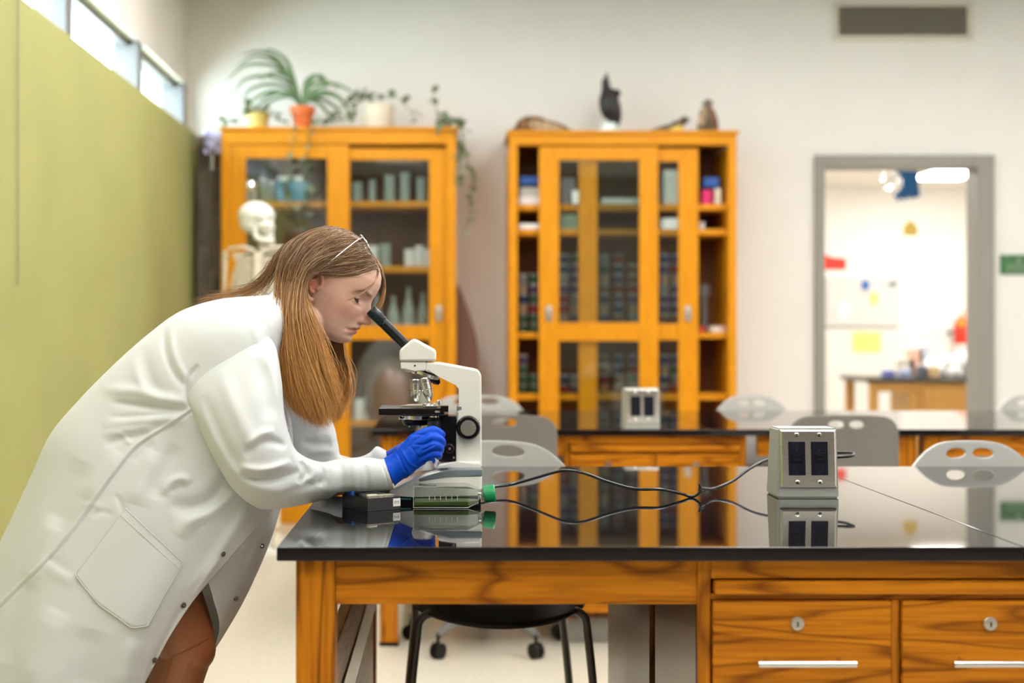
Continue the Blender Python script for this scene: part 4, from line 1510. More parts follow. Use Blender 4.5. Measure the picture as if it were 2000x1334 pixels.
# nosepiece
ax = Vector((-.30, 0, -.95)).normalized()
np_c = m3(829, 733)
MB().lathe(m3(812, 722), [(.022, 0), (.021, .004), (.011, .006)], 28, (0, 0, -1)).build('collar', E, ms)
MB().lathe(m3(826, 723), [(.014, 0), (.024, .006)], 28, ax).build('turret_hub', M['black'], ms)
MB().lathe(m3(830, 731), [(.024, -.004), (.0285, -.0025), (.0285, .003), (.0265, .0045), (.010, .006)], 36, ax).build('nosepiece', M['chrome'], ms)


def objective(p0, dirv, L, m1, r=.0105, tip=.004, label=None):
    dirv = Vector(dirv).normalized()
    o_ = MB().lathe(p0, [(r, 0), (r, L * .50), (r * .9, L * .52), (r * .9, L * .74), (r * .55, L * .92), (tip, L), (tip * .5, L)], 26, dirv).build('objective', m1, ms)
    if label:
        o_['label'] = label
    MB().lathe(p0, [(r * 1.06, 0), (r * 1.12, .001), (r * 1.12, .003), (r * 1.0, .004)], 26, dirv).build('knurl', M['chrome'], o_)
    return o_


objective(m3(812, 740, -.012), (0, 0, -1), .043, M['alu'], .0108, .005, 'silver low power objective')
ob3 = objective(m3(828, 738, -.016), (.26, -.08, -1), .046, M['alu'], .0112, .0042, 'silver high power objective')
objective(m3(838, 733, .012), (.75, .1, -.62), .026, M['black'], .009, .004, 'black objective')


def txt(body, size, loc, rot, m, parent, name='lettering', ext=.0001):
    cu = bpy.data.curves.new(name, 'FONT')
    cu.body = body
    cu.size = size
    cu.align_x = 'CENTER'
    cu.align_y = 'CENTER'
    cu.extrude = ext
    cu.resolution_u = 4
    tmp = bpy.data.objects.new(name, cu)
    COL.objects.link(tmp)
    dg = bpy.context.evaluated_depsgraph_get()
    me = bpy.data.meshes.new_from_object(tmp.evaluated_get(dg))
    bpy.data.objects.remove(tmp)
    me.materials.clear()
    me.materials.append(m)
    o = link_mesh(name, me, parent, loc)
    o.rotation_euler = rot
    reg(o, parent)
    return o


M['ink'] = mat('ink', (.03, .03, .03, 1), .6)
txt('A 10', .0062, m3(812, 746, -.0232), (PI / 2, 0, 0), M['ink'], ms)
txt('0.25', .0040, m3(812, 752, -.0232), (PI / 2, 0, 0), M['ink'], ms)
txt('A 40', .0056, m3(830, 744, -.0280), (PI / 2, -.25, 0), M['ink'], ms)
txt('0.65', .0036, m3(831.5, 750, -.0286), (PI / 2, -.25, 0), M['ink'], ms)
# stage
MB().box(mq(742, 0)[0], mq(868, 0)[0], -.062, .062, mq(0, 808)[1], mq(0, 794)[1], .0025).build('stage', M['black'], ms)
MB().box(mq(786, 0)[0], mq(876, 0)[0], -.066, .066, mq(0, 809)[1], mq(0, 806)[1], .001).build('stage_plate', M['black'], ms)
MB().prism([m3(787, 0).xy[:1] and (mq(785, 0)[0], -.03), (mq(828, 0)[0], -.035), (mq(828, 0)[0], .03), (mq(800, 0)[0], .03)], mq(0, 794)[1], mq(0, 790.5)[1], plane='xy').build('specimen_holder', M['alu'], ms)
MB().box(mq(828, 0)[0], mq(854, 0)[0], -.05, .03, mq(0, 793)[1], mq(0, 790)[1], .0006).build('slide_clip', M['alu'], ms)
MB().lathe(m3(839, 790, -.03), [(.014, 0), (.012, .003), (.006, .005)], 20).build('clip_boss', M['alu'], ms)
MB().lathe(m3(858, 791, -.045), [(.004, 0), (.004, .004), (.0055, .005), (.0055, .010), (.003, .012)], 12).build('clip_screw', M['chrome'], ms)
MB().box(mq(861, 0)[0], mq(876, 0)[0], -.064, -.03, mq(0, 801)[1], mq(0, 790)[1], .001).build('slide_carriage', M['black'], ms)
MB().box(mq(850, 0)[0], mq(860, 0)[0], -.0655, -.061, mq(0, 803)[1], mq(0, 799)[1], .0006).build('carriage_clip', M['alu'], ms)
# condenser
MB().lathe(m3(812, 812), [(.028, .003), (.028, -.006), (.026, -.008)], 30).build('condenser_ring', M['alu'], ms)
MB().lathe(m3(812, 820), [(.027, 0), (.026, -.006), (.023, -.010), (.014, -.011)], 30).build('condenser', M['black'], ms)
for x in (800, 821):
    MB().ell(m3(x, 831.5, -.018), (.0022, .0022, .0022), None, 10, 8).build('screw', mat('teal_glint', (.2, .75, .8, 1), .1), ms)  # teal glints of reflected light, put in as coloured beads
MB().lathe(m3(786, 816, -.012), [(.003, 0), (.003, .006)], 10, (-1, -.3, 0)).build('condenser_screw', M['chrome'], ms)
# stage drive knob
MB().cyl(m3(848, 808, -.035), m3(848, 815, -.035), .0075, n=18).build('drive_shaft', M['chrome'], ms)
MB().cyl(m3(848, 813, -.035), m3(848, 819, -.035), .009, n=18).build('drive_knob', M['black'], ms)
MB().lathe(m3(848, 819, -.035), [(.0135, 0), (.0135, -.030), (.012, -.032)], 26).build('drive_knob', M['slate'] and mat('knob_dark', (.02, .026, .035, 1), .35), ms)
# focus carriage and knobs
MB().box(mq(857, 0)[0], mq(891, 0)[0], -.030, .030, mq(0, 899)[1], mq(0, 811)[1], .002).build('focus_carriage', M['black'], ms)
MB().lathe(m3(878, 873, -.030), [(.0095, 0), (.0095, .012), (.007, .014)], 24, (0, -1, 0)).build('lock_knob', M['black'], ms)
MB().lathe(m3(878, 873, -.044), [(.0028, 0), (.0028, .0006), (.0012, .0008)], 14, (0, -1, 0)).build('knob_bolt', M['steel'], ms)
MB().box(mq(884, 0)[0], mq(888, 0)[0], -.0310, -.0298, mq(0, 893)[1], mq(0, 889)[1], .0004).build('rivet', M['alu'], ms)
MB().box(mq(892, 0)[0], mq(901, 0)[0], -.0275, .0275, mq(0, 799)[1], mq(0, 793)[1]).build('arm_notch', M['slate'], ms)
for s in (-1, 1):
    kn = MB()
    prof = []
    kn.lathe(m3(914, 833, s * .027), [(.012, 0), (.0215, .002), (.0225, .004), (.0225, .018), (.0205, .022), (.0165, .0225), (.0165, .020)], 48, (0, s, 0))
    k0 = kn.build('focus_knob', M['black'], ms)
    tt_ = MB()
    for k in range(40):
        a = 2 * PI * k / 40
        p = m3(914, 833, s * .035) + Vector((math.cos(a) * .0226, 0, math.sin(a) * .0226))
        tt_.box(p.x - .0007, p.x + .0007, p.y - .007, p.y + .009, p.z - .0007, p.z + .0007)
    g_ = tt_.build('grip_ribs', M['black'], k0, smooth=False)
    g_['kind'] = 'stuff'
    MB().lathe(m3(914, 833, s * .0475), [(.0158, 0), (.0158, .0010), (.0150, .0018), (.0005, .0022)], 48, (0, s, 0)).build('knob_disc', M['disc'] if 'disc' in M else M['alu'], k0)
MB().lathe(m3(826, 917), [(.022, 0), (.022, .008), (.02, .012), (.018, .016)], 28).build('lamp_collector', E, ms)

# ---- power cord from the microscope to the outlet box
pts = [(936, 958, 2.94), (965, 951, 3.0), (1000, 946, 3.02), (1050, 932, 3.0), (1085, 922, 2.98), (1108, 919, 2.96), (1140, 924, 2.94), (1190, 942, 2.93), (1240, 955, 2.92), (1290, 956, 2.92), (1330, 964, 2.935), (1350, 970, 2.935), (1363, 965, 2.93), (1368, 955, 2.93), (1366, 945, 2.93)]
pts2 = [(1366, 955, 2.94), (1376, 954, 2.96), (1395, 954, 3.0), (1430, 940, 3.04), (1465, 915, 3.08), (1500, 898, 3.12), (1560, 886, 3.15), (1640, 884, 3.13), (1662, 884, 3.10), (1668, 887, 3.07), (1660, 891, 3.05), (1630, 893, 3.045)]
cb = thing('power_cord', 'black power cord running from the microscope to the near outlet box', 'cord', (P(*pts[11]).x, pts[11][2], TT))
MB().tube([P(*a) - cb.location for a in pts], .0029, n=10, res=8).build('cord', M['cable'], cb)
MB().tube([P(*a) - cb.location for a in pts2], .0031, n=10, res=8).build('cord', M['cable'], cb)
MB().tube([P(1364, 958, 2.928) - cb.location, P(1373, 953, 2.928) - cb.location, P(1378, 958, 2.94) - cb.location, P(1366, 962, 2.94) - cb.location], .0010, n=6).build('wire_tie', M['cable'], cb)

# ================================================================== CULTURE FLASK
yf_ = 2.757
fx = lambda px: (px - VX) * yf_ / F
flask = thing('culture_flask', 'clear flat culture flask with green algae and a green screw cap, lying down', 'flask', (fx(870), yf_ + .03, TT))
ox = lambda px: fx(px) - fx(870)
m_fl = mat('flask_plastic', (.97, .98, .97, 1), .04, trans=1.0, ior=1.3)
H_ = .041
outer = [(ox(807), -.030), (ox(915), -.030), (ox(936), -.014), (ox(936), .014), (ox(915), .030), (ox(807), .030)]
inner = [(a * .975, b * .94) for a, b in outer]


def shell_prism(o, i, z0, z1, t, m, nm, parent):
    mb = MB()
    mb.prism(o, z0, z1, .0015, 2, plane='xy')
    mb.prism([(a, b) for a, b in i][::-1], z0 + t, z1 - t, .001, 1, plane='xy')
    return mb.build(nm, m, parent)


bd_ = MB().prism(outer, .0005, H_, .0025, 3, plane='xy').build('body', thin_glass('flask_clear', tint=(.88, .90, .89, 1), gloss=.10, rough=.03), flask)
for v in bd_.data.vertices:
    if v.co.x > ox(920):
        v.co.z = .0225 + (v.co.z - .0225) * .62
MB().tube([(ox(808), -.0300, .0405), (ox(914), -.0300, .0405), (ox(935), -.013, .0335)], .0007, n=6, smooth=False).tube([(ox(808), .030, .0405), (ox(914), .030, .0405)], .0007, n=6, smooth=False).tube([(ox(807.5), -.030, .001), (ox(807.5), -.030, .0405), (ox(807.5), .030, .0405)], .0007, n=6, smooth=False).tube([(ox(808), -.0300, .0015), (ox(914), -.0300, .0015), (ox(935), -.013, .009)], .0008, n=6, smooth=False).build('moulded_edges', mat('flask_edge', (.75, .76, .74, 1), .08, trans=.6), flask)
MB().prism([(a * .985, b * .93) for a, b in outer], .0045, .0125, .001, 1, plane='xy').build('green_culture', M['algae'], flask)
MB().lathe((ox(934), 0, .0225), [(.0105, 0), (.0095, .006), (.0115, .008), (.0115, .014)], 26, (1, 0, .04)).build('neck', thin_glass('flask_neck', tint=(.75, .78, .77, 1), gloss=.25, rough=.05), flask)
cp_ = MB().lathe((ox(945), 0, .0232), [(.0135, 0), (.0150, .001), (.0160, .020), (.0145, .0222), (.004, .0222)], 40, (1, 0, .12)).build('screw_cap', M['cap'], flask)
tt_ = MB()
axx = Vector((1, 0, .12)).normalized()
qq = axx.to_track_quat('Z', 'Y').to_matrix()
for k in range(44):
    a = 2 * PI * k / 44
    p0 = Vector((ox(945), 0, .0232)) + qq @ Vector((.0150 * math.cos(a), .0150 * math.sin(a), .0015))
    p1 = Vector((ox(945), 0, .0232)) + qq @ Vector((.0160 * math.cos(a + .16), .0160 * math.sin(a + .16), .0195))
    tt_.cyl(p0, p1, .0005, n=4)
g_ = tt_.build('cap_ribs', M['cap'], cp_, smooth=False)
g_['kind'] = 'stuff'
mb = MB()
for k in range(6):
    x = ox(838 + k * 11)
    mb.box(x, x + .0008, -.0306, -.030, .016, .016 + .008)
mb.build('graduation', M['paper'], flask, smooth=False)

# ================================================================== SLIDE BOX
sbx = thing('slide_box', 'open black slide box labelled EYE with glass slides, in front of the cuff', 'box', (-.1511, 2.706, TT))
sbx.rotation_euler = (0, 0, math.atan2(.040, .0583))
S, SL, hh, w_ = .0715, .0920, .0235, .0022
# local: x along the right face, y along the left face
mb = MB()
mb.box(0, S, 0, SL, 0, .003, .0005).box(0, S, 0, w_, .003, hh, .0005).box(0, S, SL - w_, SL, .003, hh, .0005).box(0, w_, w_, SL - w_, .003, hh, .0005).box(S - w_, S, w_, SL - w_, .003, hh, .0005)
mb.build('tray', mat('box_black', (.018, .019, .022, 1), .25), sbx)
mb = MB()
for (a, b, c, dd) in ((w_, S - w_, w_, w_ + .001), (w_, S - w_, SL - w_ - .001, SL - w_), (w_, w_ + .001, w_, SL - w_), (S - w_ - .001, S - w_, w_, SL - w_)):
    mb.box(a, b, c, dd, .012, .0275)
mb.build('clear_rim', thin_glass('clear_liner', tint=(.8, .8, .82, 1), gloss=.06), sbx, smooth=False)
MB().box(S - .0170, S - .0015, -.0012, 0, .0060, .0205, .0003).build('label', M['paper'], sbx, label='white paper label reading EYE')
txt('EYE', .0072, (S - .0092, -.0014, .0132), (PI / 2, 0, 0), M['ink'], sbx)
for (x, y) in ((.032, .035), (.06, .035)):
    pass
gsl = mat('slide_glass', (.55, .6, .6, 1), .1, trans=.6)
proto_s = None
for k in range(9):
    x = .026 + k * .0046
    lab = 'glass slide standing on edge, %s from the left in the slide box' % ORD[k]
    t = thing('glass_slide', lab, 'slide', (0, 0, 0), group='slides in the slide box')
    R = Matrix.Rotation(sbx.rotation_euler.z, 3, 'Z')
    p = sbx.location + R @ Vector((x, .012, .0035))
    t.location = p
    t.rotation_euler = (0, 0, sbx.rotation_euler.z)
    if proto_s is None:
        a = MB().box(0, .0012, 0, .066, 0, .023).build('glass', gsl, t, smooth=False)
        b = MB().box(-.0002, .0014, -.0, .016, .004, .0232).build('label', M['offwhite'], t, smooth=False)
        proto_s = (a.data, b.data)
    else:
        for nm_, me_ in zip(('glass', 'label'), proto_s):
            link_mesh(nm_, me_, t)
R = Matrix.Rotation(sbx.rotation_euler.z, 3, 'Z')
o = MB().box(0, .019, 0, .008, 0, .0268, .0008).build('slide_label_card', M['offwhite'])
o.location = sbx.location + R @ Vector((.0045, .0038, .0032))
o.rotation_euler = (0, 0, sbx.rotation_euler.z)
tag(o, 'cream cardboard divider at the near corner of the slide box', 'card')
o = MB().box(0, .006, 0, .026, 0, .0285, .0008).build('blue_card', M['blue'])
o.location = sbx.location + R @ Vector((.003, .062, .0032))
o.rotation_euler = (0, 0, sbx.rotation_euler.z)
tag(o, 'small blue printed card sticking up at the left corner of the slide box', 'card')

# ================================================================== THE PERSON
YP = 2.90
me_loc = Vector((P(300, 0, YP).x, YP, 0))
person = thing('person', 'woman in a white lab coat and blue gloves bending over the microscope', 'person', me_loc)
OFF = np.array(me_loc)


def Pa(px, py, Y):
    px, py, Y = np.broadcast_arrays(np.asarray(px, float), np.asarray(py, float), np.asarray(Y, float))
    return np.stack([(px - VX) * Y / F, Y, CZ - (py - VY) * Y / F], -1)


def to_px(V):
    V = np.asarray(V)
    return VX + V[..., 0] * F / V[..., 1], VY - (V[..., 2] - CZ) * F / V[..., 1]


def polydist(px, py, poly):
    """distance to a polyline and the position along it 0..1"""
    poly = np.asarray(poly, float)
    best = np.full(px.shape, 1e9)
    pos = np.zeros(px.shape)
    seg = np.hypot(*(poly[1:] - poly[:-1]).T)
    tot = seg.sum()
    acc = 0
    for i in range(len(poly) - 1):
        a, b = poly[i], poly[i + 1]
        d = b - a
        t = np.clip(((px - a[0]) * d[0] + (py - a[1]) * d[1]) / (d @ d), 0, 1)
        dist = np.hypot(px - a[0] - t * d[0], py - a[1] - t * d[1])
        m = dist < best
        best[m] = dist[m]
        pos[m] = ((acc + t * seg[i]) / tot)[m]
        acc += seg[i]
    return best, pos


def folds(px, py, lst):
    """sum of ridges (+) and creases (-): each (polyline, width px, amplitude m, taper)"""
    out = np.zeros(np.shape(px))
    for item in lst:
        poly, w, amp = item[:3]
        taper = item[3] if len(item) > 3 else 1
        if len(poly) > 2:
            poly = catmull(np.array(poly, float), 4)
        d, s = polydist(px, py, poly)
        k = np.exp(-(d / w) ** 2)
        if taper:
            k = k * np.clip(np.minimum(s, 1 - s) * 5, 0, 1) ** .7
        out += amp * k
    return out


def loft(st, nt, th0, th1, na, ex=.9, dense=1.0):
    """st rows: Bx By Fx Fy w Yc t0 t1 (angles in rad at which the section begins/ends). -> V (nt,na,3), px, py, side"""
    A = cat_at(np.array(st, float), np.linspace(0, 1, nt))
    Bx, By, Fx, Fy, w, Yc = [A[:, i][:, None] for i in range(6)]
    if A.shape[1] > 6:
        t0, t1 = A[:, 6][:, None], A[:, 7][:, None]
    else:
        t0, t1 = th0, th1
    u = np.linspace(0, 1, na)[None, :]
    th = t0 + (t1 - t0) * u
    c, s = np.cos(th), np.sin(th)
    cc = np.sign(c) * np.abs(c) ** ex
    ss = np.sign(s) * np.abs(s) ** ex
    px = (Bx + Fx) / 2 + (Fx - Bx) / 2 * cc
    py = (By + Fy) / 2 + (Fy - By) / 2 * cc
    Y = Yc - w * ss
    loft.th = th + 0 * px
    return px, py, Y, ss + 0 * px


def vnoise(px, py, sx, sy, ang, seed):
    """smooth directional noise evaluated on arrays (sum of random sines)"""
    r = np.random.default_rng(seed)
    c, s = math.cos(ang), math.sin(ang)
    a = (px * c + py * s) / sx
    b = (-px * s + py * c) / sy
    out = np.zeros(np.shape(px))
    for k in range(9):
        f = r.uniform(.6, 2.2)
        g = r.uniform(-1.6, 1.6)
        out += np.sin(a * f + b * g + r.uniform(0, 6.28)) / (f + .4)
    return out / 4


# ------------------------------------------------------------------ lab coat
# Bx By (back silhouette)  Fx Fy (front silhouette)  w  Yc  t0  t1
T2 = 2 * PI
st = [
    (552, 572, 590, 618, .070, 2.90, .02, T2),
    (500, 577, 573, 655, .130, 2.90, .02, T2),
    (425, 585, 556, 715, .178, 2.90, .03, T2),
    (352, 608, 556, 770, .190, 2.90, .03, T2),
    (290, 652, 570, 830, .190, 2.90, .04, T2),
    (222, 712, 572, 890, .185, 2.90, .08, T2),
    (155, 780, 560, 955, .180, 2.90, .18, T2 + .2),
    (98, 848, 545, 1005, .185, 2.90, .38, T2 + .5),
    (62, 925, 527, 1060, .195, 2.90, .62, T2 + .85),
    (24, 1008, 502, 1120, .200, 2.90, .78, T2 + .97),
    (-18, 1095, 474, 1178, .205, 2.90, .90, T2 + .72),
    (-60, 1190, 438, 1240, .210, 2.90, .95, T2 + .30),
    (-92, 1290, 398, 1303, .212, 2.90, .95, T2 + .05),
    (-112, 1390, 358, 1368, .214, 2.90, .95, T2 - .02),
    (-118, 1460, 340, 1420, .214, 2.90, .95, T2 - .02)]
NT, NA = 400, 460
px, py, Y, ss = loft(st, NT, None, None, NA, ex=.93)
CTH = loft.th
Y = Y + .018 * np.clip((CTH - T2) / .25, 0, 1)
near = np.clip(ss * 1.6, 0, 1)
seam = [(372, 798), (330, 828), (270, 866), (235, 905), (190, 965), (150, 1022), (90, 1092), (30, 1150), (-10, 1190)]
FB = [
    # armpit and back creases
    ([(372, 800), (320, 797), (268, 792), (215, 786)], 7, -.0085), ([(366, 786), (310, 776), (262, 764), (200, 760)], 11, .0085),
    ([(366, 815), (320, 818), (260, 822), (200, 832)], 10, .006), ([(340, 806), (280, 812), (215, 815)], 5, -.004),
    ([(322, 636), (322, 680), (336, 722), (360, 758)], 7, -.006), ([(334, 632), (336, 676), (350, 716), (372, 750)], 7, .004),
    ([(278, 672), (286, 716), (300, 752), (330, 778)], 12, -.004), ([(262, 700), (268, 735), (285, 765)], 9, .004),
    ([(290, 842), (262, 852), (240, 856), (205, 870)], 8, -.005), ([(300, 830), (268, 838), (236, 840), (200, 850)], 8, .004),
    ([(372, 800), (366, 770), (368, 740), (388, 712)], 5, -.007),
    ([(255, 868), (240, 850), (225, 845)], 5, .003), ([(300, 862), (270, 892), (262, 905)], 8, -.003),
    # seam
    (seam, 3.0, .0032, 0), ([(a + 4, b + 4) for a, b in seam], 3.0, -.003, 0),
    # front panel bowl and drape below the arm
    ([(318, 968), (330, 944), (352, 934), (374, 942)], 8, .0075), ([(334, 962), (348, 952), (366, 950)], 5, -.0035),
    ([(330, 985), (372, 990), (410, 978), (440, 945), (462, 905)], 15, -.013), ([(352, 1050), (372, 1018), (410, 1000), (450, 965), (478, 930)], 14, .010),
    ([(490, 960), (478, 1000), (450, 1050), (410, 1110), (372, 1150)], 12, .006), ([(520, 1000), (500, 1050), (470, 1110)], 8, -.004),
    ([(300, 880), (280, 930), (262, 985)], 22, .006), ([(345, 870), (318, 920), (300, 975)], 16, -.005),
    ([(180, 1010), (200, 1000), (222, 1008)], 6, -.002), ([(160, 990), (178, 985), (200, 992)], 6, .002),
    ([(150, 1140), (110, 1118), (76, 1096)], 14, .0030), ([(142, 1122), (112, 1102), (84, 1084)], 9, -.0022),
    ([(110, 1190), (90, 1230), (60, 1290), (50, 1340)], 26, .007), ([(180, 1230), (165, 1290), (160, 1350)], 26, -.006),
    ([(270, 1250), (250, 1290), (235, 1345)], 20, .006), ([(60, 1120), (30, 1200), (0, 1290)], 22, -.006),
    ([(375, 1180), (345, 1235), (312, 1300), (300, 1345)], 7, .0035), ([(362, 1176), (330, 1235), (298, 1300), (286, 1345)], 6, -.003),
    ([(110, 1010), (80, 1080), (55, 1150)], 18, .006), ([(160, 900), (130, 960), (100, 1030)], 26, -.006), ([(230, 880), (195, 930), (165, 975)], 18, .005),
    ([(430, 1090), (380, 1160)], 4, .003), ([(244, 1008), (236, 985), (226, 965)], 5, -.003),
    ([(560, 690), (562, 740), (572, 800)], 5, -.004), ([(552, 690), (552, 740), (560, 800), (556, 840)], 5, .004),
    ([(500, 600), (520, 640), (530, 690)], 9, -.005), ([(486, 612), (500, 650), (512, 690)], 9, .004)]
d = folds(px, py, FB) * near
d += vnoise(px, py, 30, 120, .65, 4) * .0022 * near * np.clip((py - 640) / 200, .3, 1)
d += vnoise(px, py, 11, 45, .8, 9) * .0005 * near
# gentle ripples of the free hem and of the far panel
hem = np.clip((py - 1050) / 400, 0, 1)
d += .006 * hem * np.sin(px / 26 + py / 120)
# scale about the viewer keeps each point on its photo position while the cloth moves in depth
Y2_ = Y - d
V = Pa(px, py, Y2_) - OFF
coat = grid_mesh('lab_coat', V, M['coat'], person)
solidify(coat, .0016, -1)
coat_px, coat_py, coat_Y = px.copy(), py.copy(), Y2_.copy()

sel = (ss > .15) & (CTH < T2 - .5)
wsel = np.argwhere(CTH > T2 + .01)
kd = kdtree.KDTree(int(sel.sum()))
ii = np.argwhere(sel)
for n_, (i, j) in enumerate(ii):
    kd.insert((coat_px[i, j], coat_py[i, j], 0), n_)
kd.balance()


def coatY(x, y):
    s = w = 0
    for co, idx, dist in kd.find_n((x, y, 0), 6):
        k = 1 / (dist + .3)
        i, j = ii[idx]
        s += coat_Y[i, j] * k
        w += k
    return s / w


def cloth_patch(name, fn, nu, nv, m, parent, lift=.0016, th=.0012):
    V = np.zeros((nu, nv, 3))
    for i, u in enumerate(np.linspace(0, 1, nu)):
        for j, v in enumerate(np.linspace(0, 1, nv)):
            x, y = fn(u, v)
            V[i, j] = np.array(P(x, y, coatY(x, y) - lift)) - OFF
    o = grid_mesh(name, V, m, parent)
    solidify(o, th, 0)
    return o


def wrapY(x, y):
    dd_ = (coat_px[wsel[:, 0], wsel[:, 1]] - x) ** 2 + (coat_py[wsel[:, 0], wsel[:, 1]] - y) ** 2
    i, j = wsel[int(dd_.argmin())]
    return coat_Y[i, j]


# pocket: upper edge (245,993)-(357,1098), lower edge with clipped corners
def pocket(u, v):
    # v: along the pocket mouth, u: down into the pocket
    tl, tr, bl, br = np.array((245, 993)), np.array((357, 1098)), np.array((148, 1122)), np.array((288, 1222))
    c = (1 - v) * ((1 - u) * tl + u * bl) + v * ((1 - u) * tr + u * br)
    if u > .82:
        k = (u - .82) / .18
        add = (np.array((-30, 30)) * 0 + (np.array((243, 1238)) - np.array((218, 1172)))) * k * max(0, min(1, min(v * 5, (1 - v) * 3.2)))
        c = c + add * .55
    return c


pk = cloth_patch('pocket', pocket, 44, 44, M['coat'], coat, .0034, .0024)


def line_patch(name, pts, r, parent, lift, m, n=60):
    A = cat_at(np.array(pts, float), np.linspace(0, 1, n))
    q_ = [np.array(P(a, b, coatY(a, b) - lift)) - OFF for a, b in A]
    mb = MB()
    mb.tube(q_, r, n=6, smooth=False)
    o = mb.build(name, m, parent)
    return o


edge = [pocket(0, v) for v in (0, .25, .5, .75, 1)]
mouth = [pocket(.10, v) for v in (0, .25, .5, .75, 1)]
sides = [pocket(u, 0) for u in np.linspace(0, 1, 8)] + [pocket(1, v) for v in np.linspace(.12, 1, 9)] + [pocket(u, 1) for u in np.linspace(.9, 0, 8)]
line_patch('pocket_hem', edge, .0010, pk, .0052, M['coat'])
line_patch('pocket_stitching', mouth, .0007, pk, .0050, M['coat'])
line_patch('pocket_edge', sides, .0009, pk, .0044, M['coat'], 120)


# near front edge of the coat with its snap buttons
M['snap'] = mat('snap_metal', (.16, .15, .14, 1), .3, .8)


def snap(x, y, Yv=None, nrm=None):
    Yv = coatY(x, y) if Yv is None else Yv
    e = 3
    if nrm is None:
        p0 = Vector(P(x, y, Yv))
        a = Vector(P(x + e, y, coatY(x + e, y))) - p0
        b = Vector(P(x, y + e, coatY(x, y + e))) - p0
        nrm = a.cross(b).normalized()
        if nrm.y > 0:
            nrm = -nrm
    c = Vector(P(x, y, Yv)) - me_loc + nrm * .0012
    s = MB().lathe(c, [(.0050, 0), (.0052, .0010), (.0040, .0018), (.0030, .0012), (.0012, .0012)], 20, nrm).build('snap_button', M['snap'], coat)
    MB().lathe(c + nrm * .0011, [(.0016, 0), (.0012, .0009)], 12, nrm).build('snap_stud', M['chrome'], s)


for x, y in ((435, 1082), (358, 1182), (301, 1289)):
    snap(x, y)
for x, y in ((511, 1066), (460, 1169)):
    snap(x, y, wrapY(x, y) - .001, Vector((.45, -1, -.05)).normalized())
snap(553, 762, None)
snap(560, 844, None)

# collar: open stand collar round the neck
col_st = [(512, 590, 576, 664, .118, 2.90), (530, 570, 582, 640, .098, 2.90), (549, 554, 590, 620, .074, 2.90), (554, 551, 593, 612, .066, 2.90)]
px, py, Y, ss = loft(col_st, 26, .25, T2 - .25, 120, ex=1)
V = Pa(px, py, Y - .004) - OFF
o = grid_mesh('collar', V, M['coat'], coat)
solidify(o, .0025, 0)

# ---- near sleeve
sl = [
    (402, 690, 500, 642, .030, 2.775), (366, 762, 536, 672, .050, 2.742), (378, 812, 550, 742, .066, 2.722), (412, 885, 556, 810, .074, 2.712),
    (455, 955, 572, 868, .074, 2.718), (508, 994, 592, 890, .066, 2.740), (560, 992, 626, 902, .058, 2.765), (610, 982, 655, 898, .050, 2.785),
    (665, 968, 690, 894, .044, 2.790), (718, 962, 724, 894, .040, 2.795), (762, 957, 744, 897, .036, 2.795), (770, 956, 750, 896, .0355, 2.795)]
px, py, Y, ss = loft(sl, 260, 0, T2, 200, ex=.95)
near = np.clip(ss * 1.5 + .15, 0, 1)
FS = [
    ([(392, 790), (412, 845), (452, 915), (505, 975)], 10, .004), ([(398, 770), (430, 850), (470, 920)], 12, -.005),
    ([(430, 720), (455, 790), (485, 850), (500, 880)], 16, .006), ([(500, 700), (520, 760), (530, 820)], 12, -.006), ([(520, 690), (540, 750), (548, 800)], 8, .005),
    ([(466, 912), (500, 918), (535, 914), (570, 902)], 8, .011), ([(470, 926), (505, 936), (545, 934), (585, 918)], 8, -.011), ([(480, 945), (520, 958), (560, 958), (606, 934)], 12, .009),
    ([(478, 890), (505, 868), (530, 862), (560, 872)], 8, -.009), ([(480, 872), (510, 848), (538, 842)], 8, .007),
    ([(588, 900), (596, 924), (584, 945)], 6, -.009), ([(604, 896), (614, 922), (606, 945)], 8, .008), ([(622, 905), (630, 925), (622, 950)], 6, -.007),
    ([(640, 896), (650, 915), (648, 950), (640, 975)], 9, .006), ([(662, 900), (668, 930), (668, 968)], 8, -.005), ([(686, 896), (694, 925), (694, 965)], 8, .0035),
    ([(710, 900), (716, 930), (718, 965)], 6, -.003), ([(745, 905), (754, 930), (760, 955)], 2.2, -.0015, 0),
    ([(530, 985), (580, 968), (640, 958), (700, 950)], 10, .004), ([(540, 972), (590, 950), (640, 935)], 8, -.004),
    ([(392, 700), (374, 740), (368, 775)], 4, .003)]
d = folds(px, py, FS) * near + vnoise(px, py, 18, 60, 1.1, 14) * .0016
Y3 = Y - d
V = Pa(px, py, Y3)
V[..., 2] = np.maximum(V[..., 2], np.where(V[..., 0] > -.262, TT + .0012, -9))
V[..., 2] = np.maximum(V[..., 2], TT + .0012 + .0285 * np.clip((V[..., 0] + .245) / .035, 0, 1))
sleeve = grid_mesh('sleeve', V - OFF, M['coat'], coat, closed=True)
solidify(sleeve, .0016, -1)

# shoulder seam as a fine welt
mb = MB()
ssx = [(368, 782, 2.735), (372, 752, 2.725), (388, 716, 2.722), (412, 690, 2.728), (446, 678, 2.74), (486, 668, 2.76)]

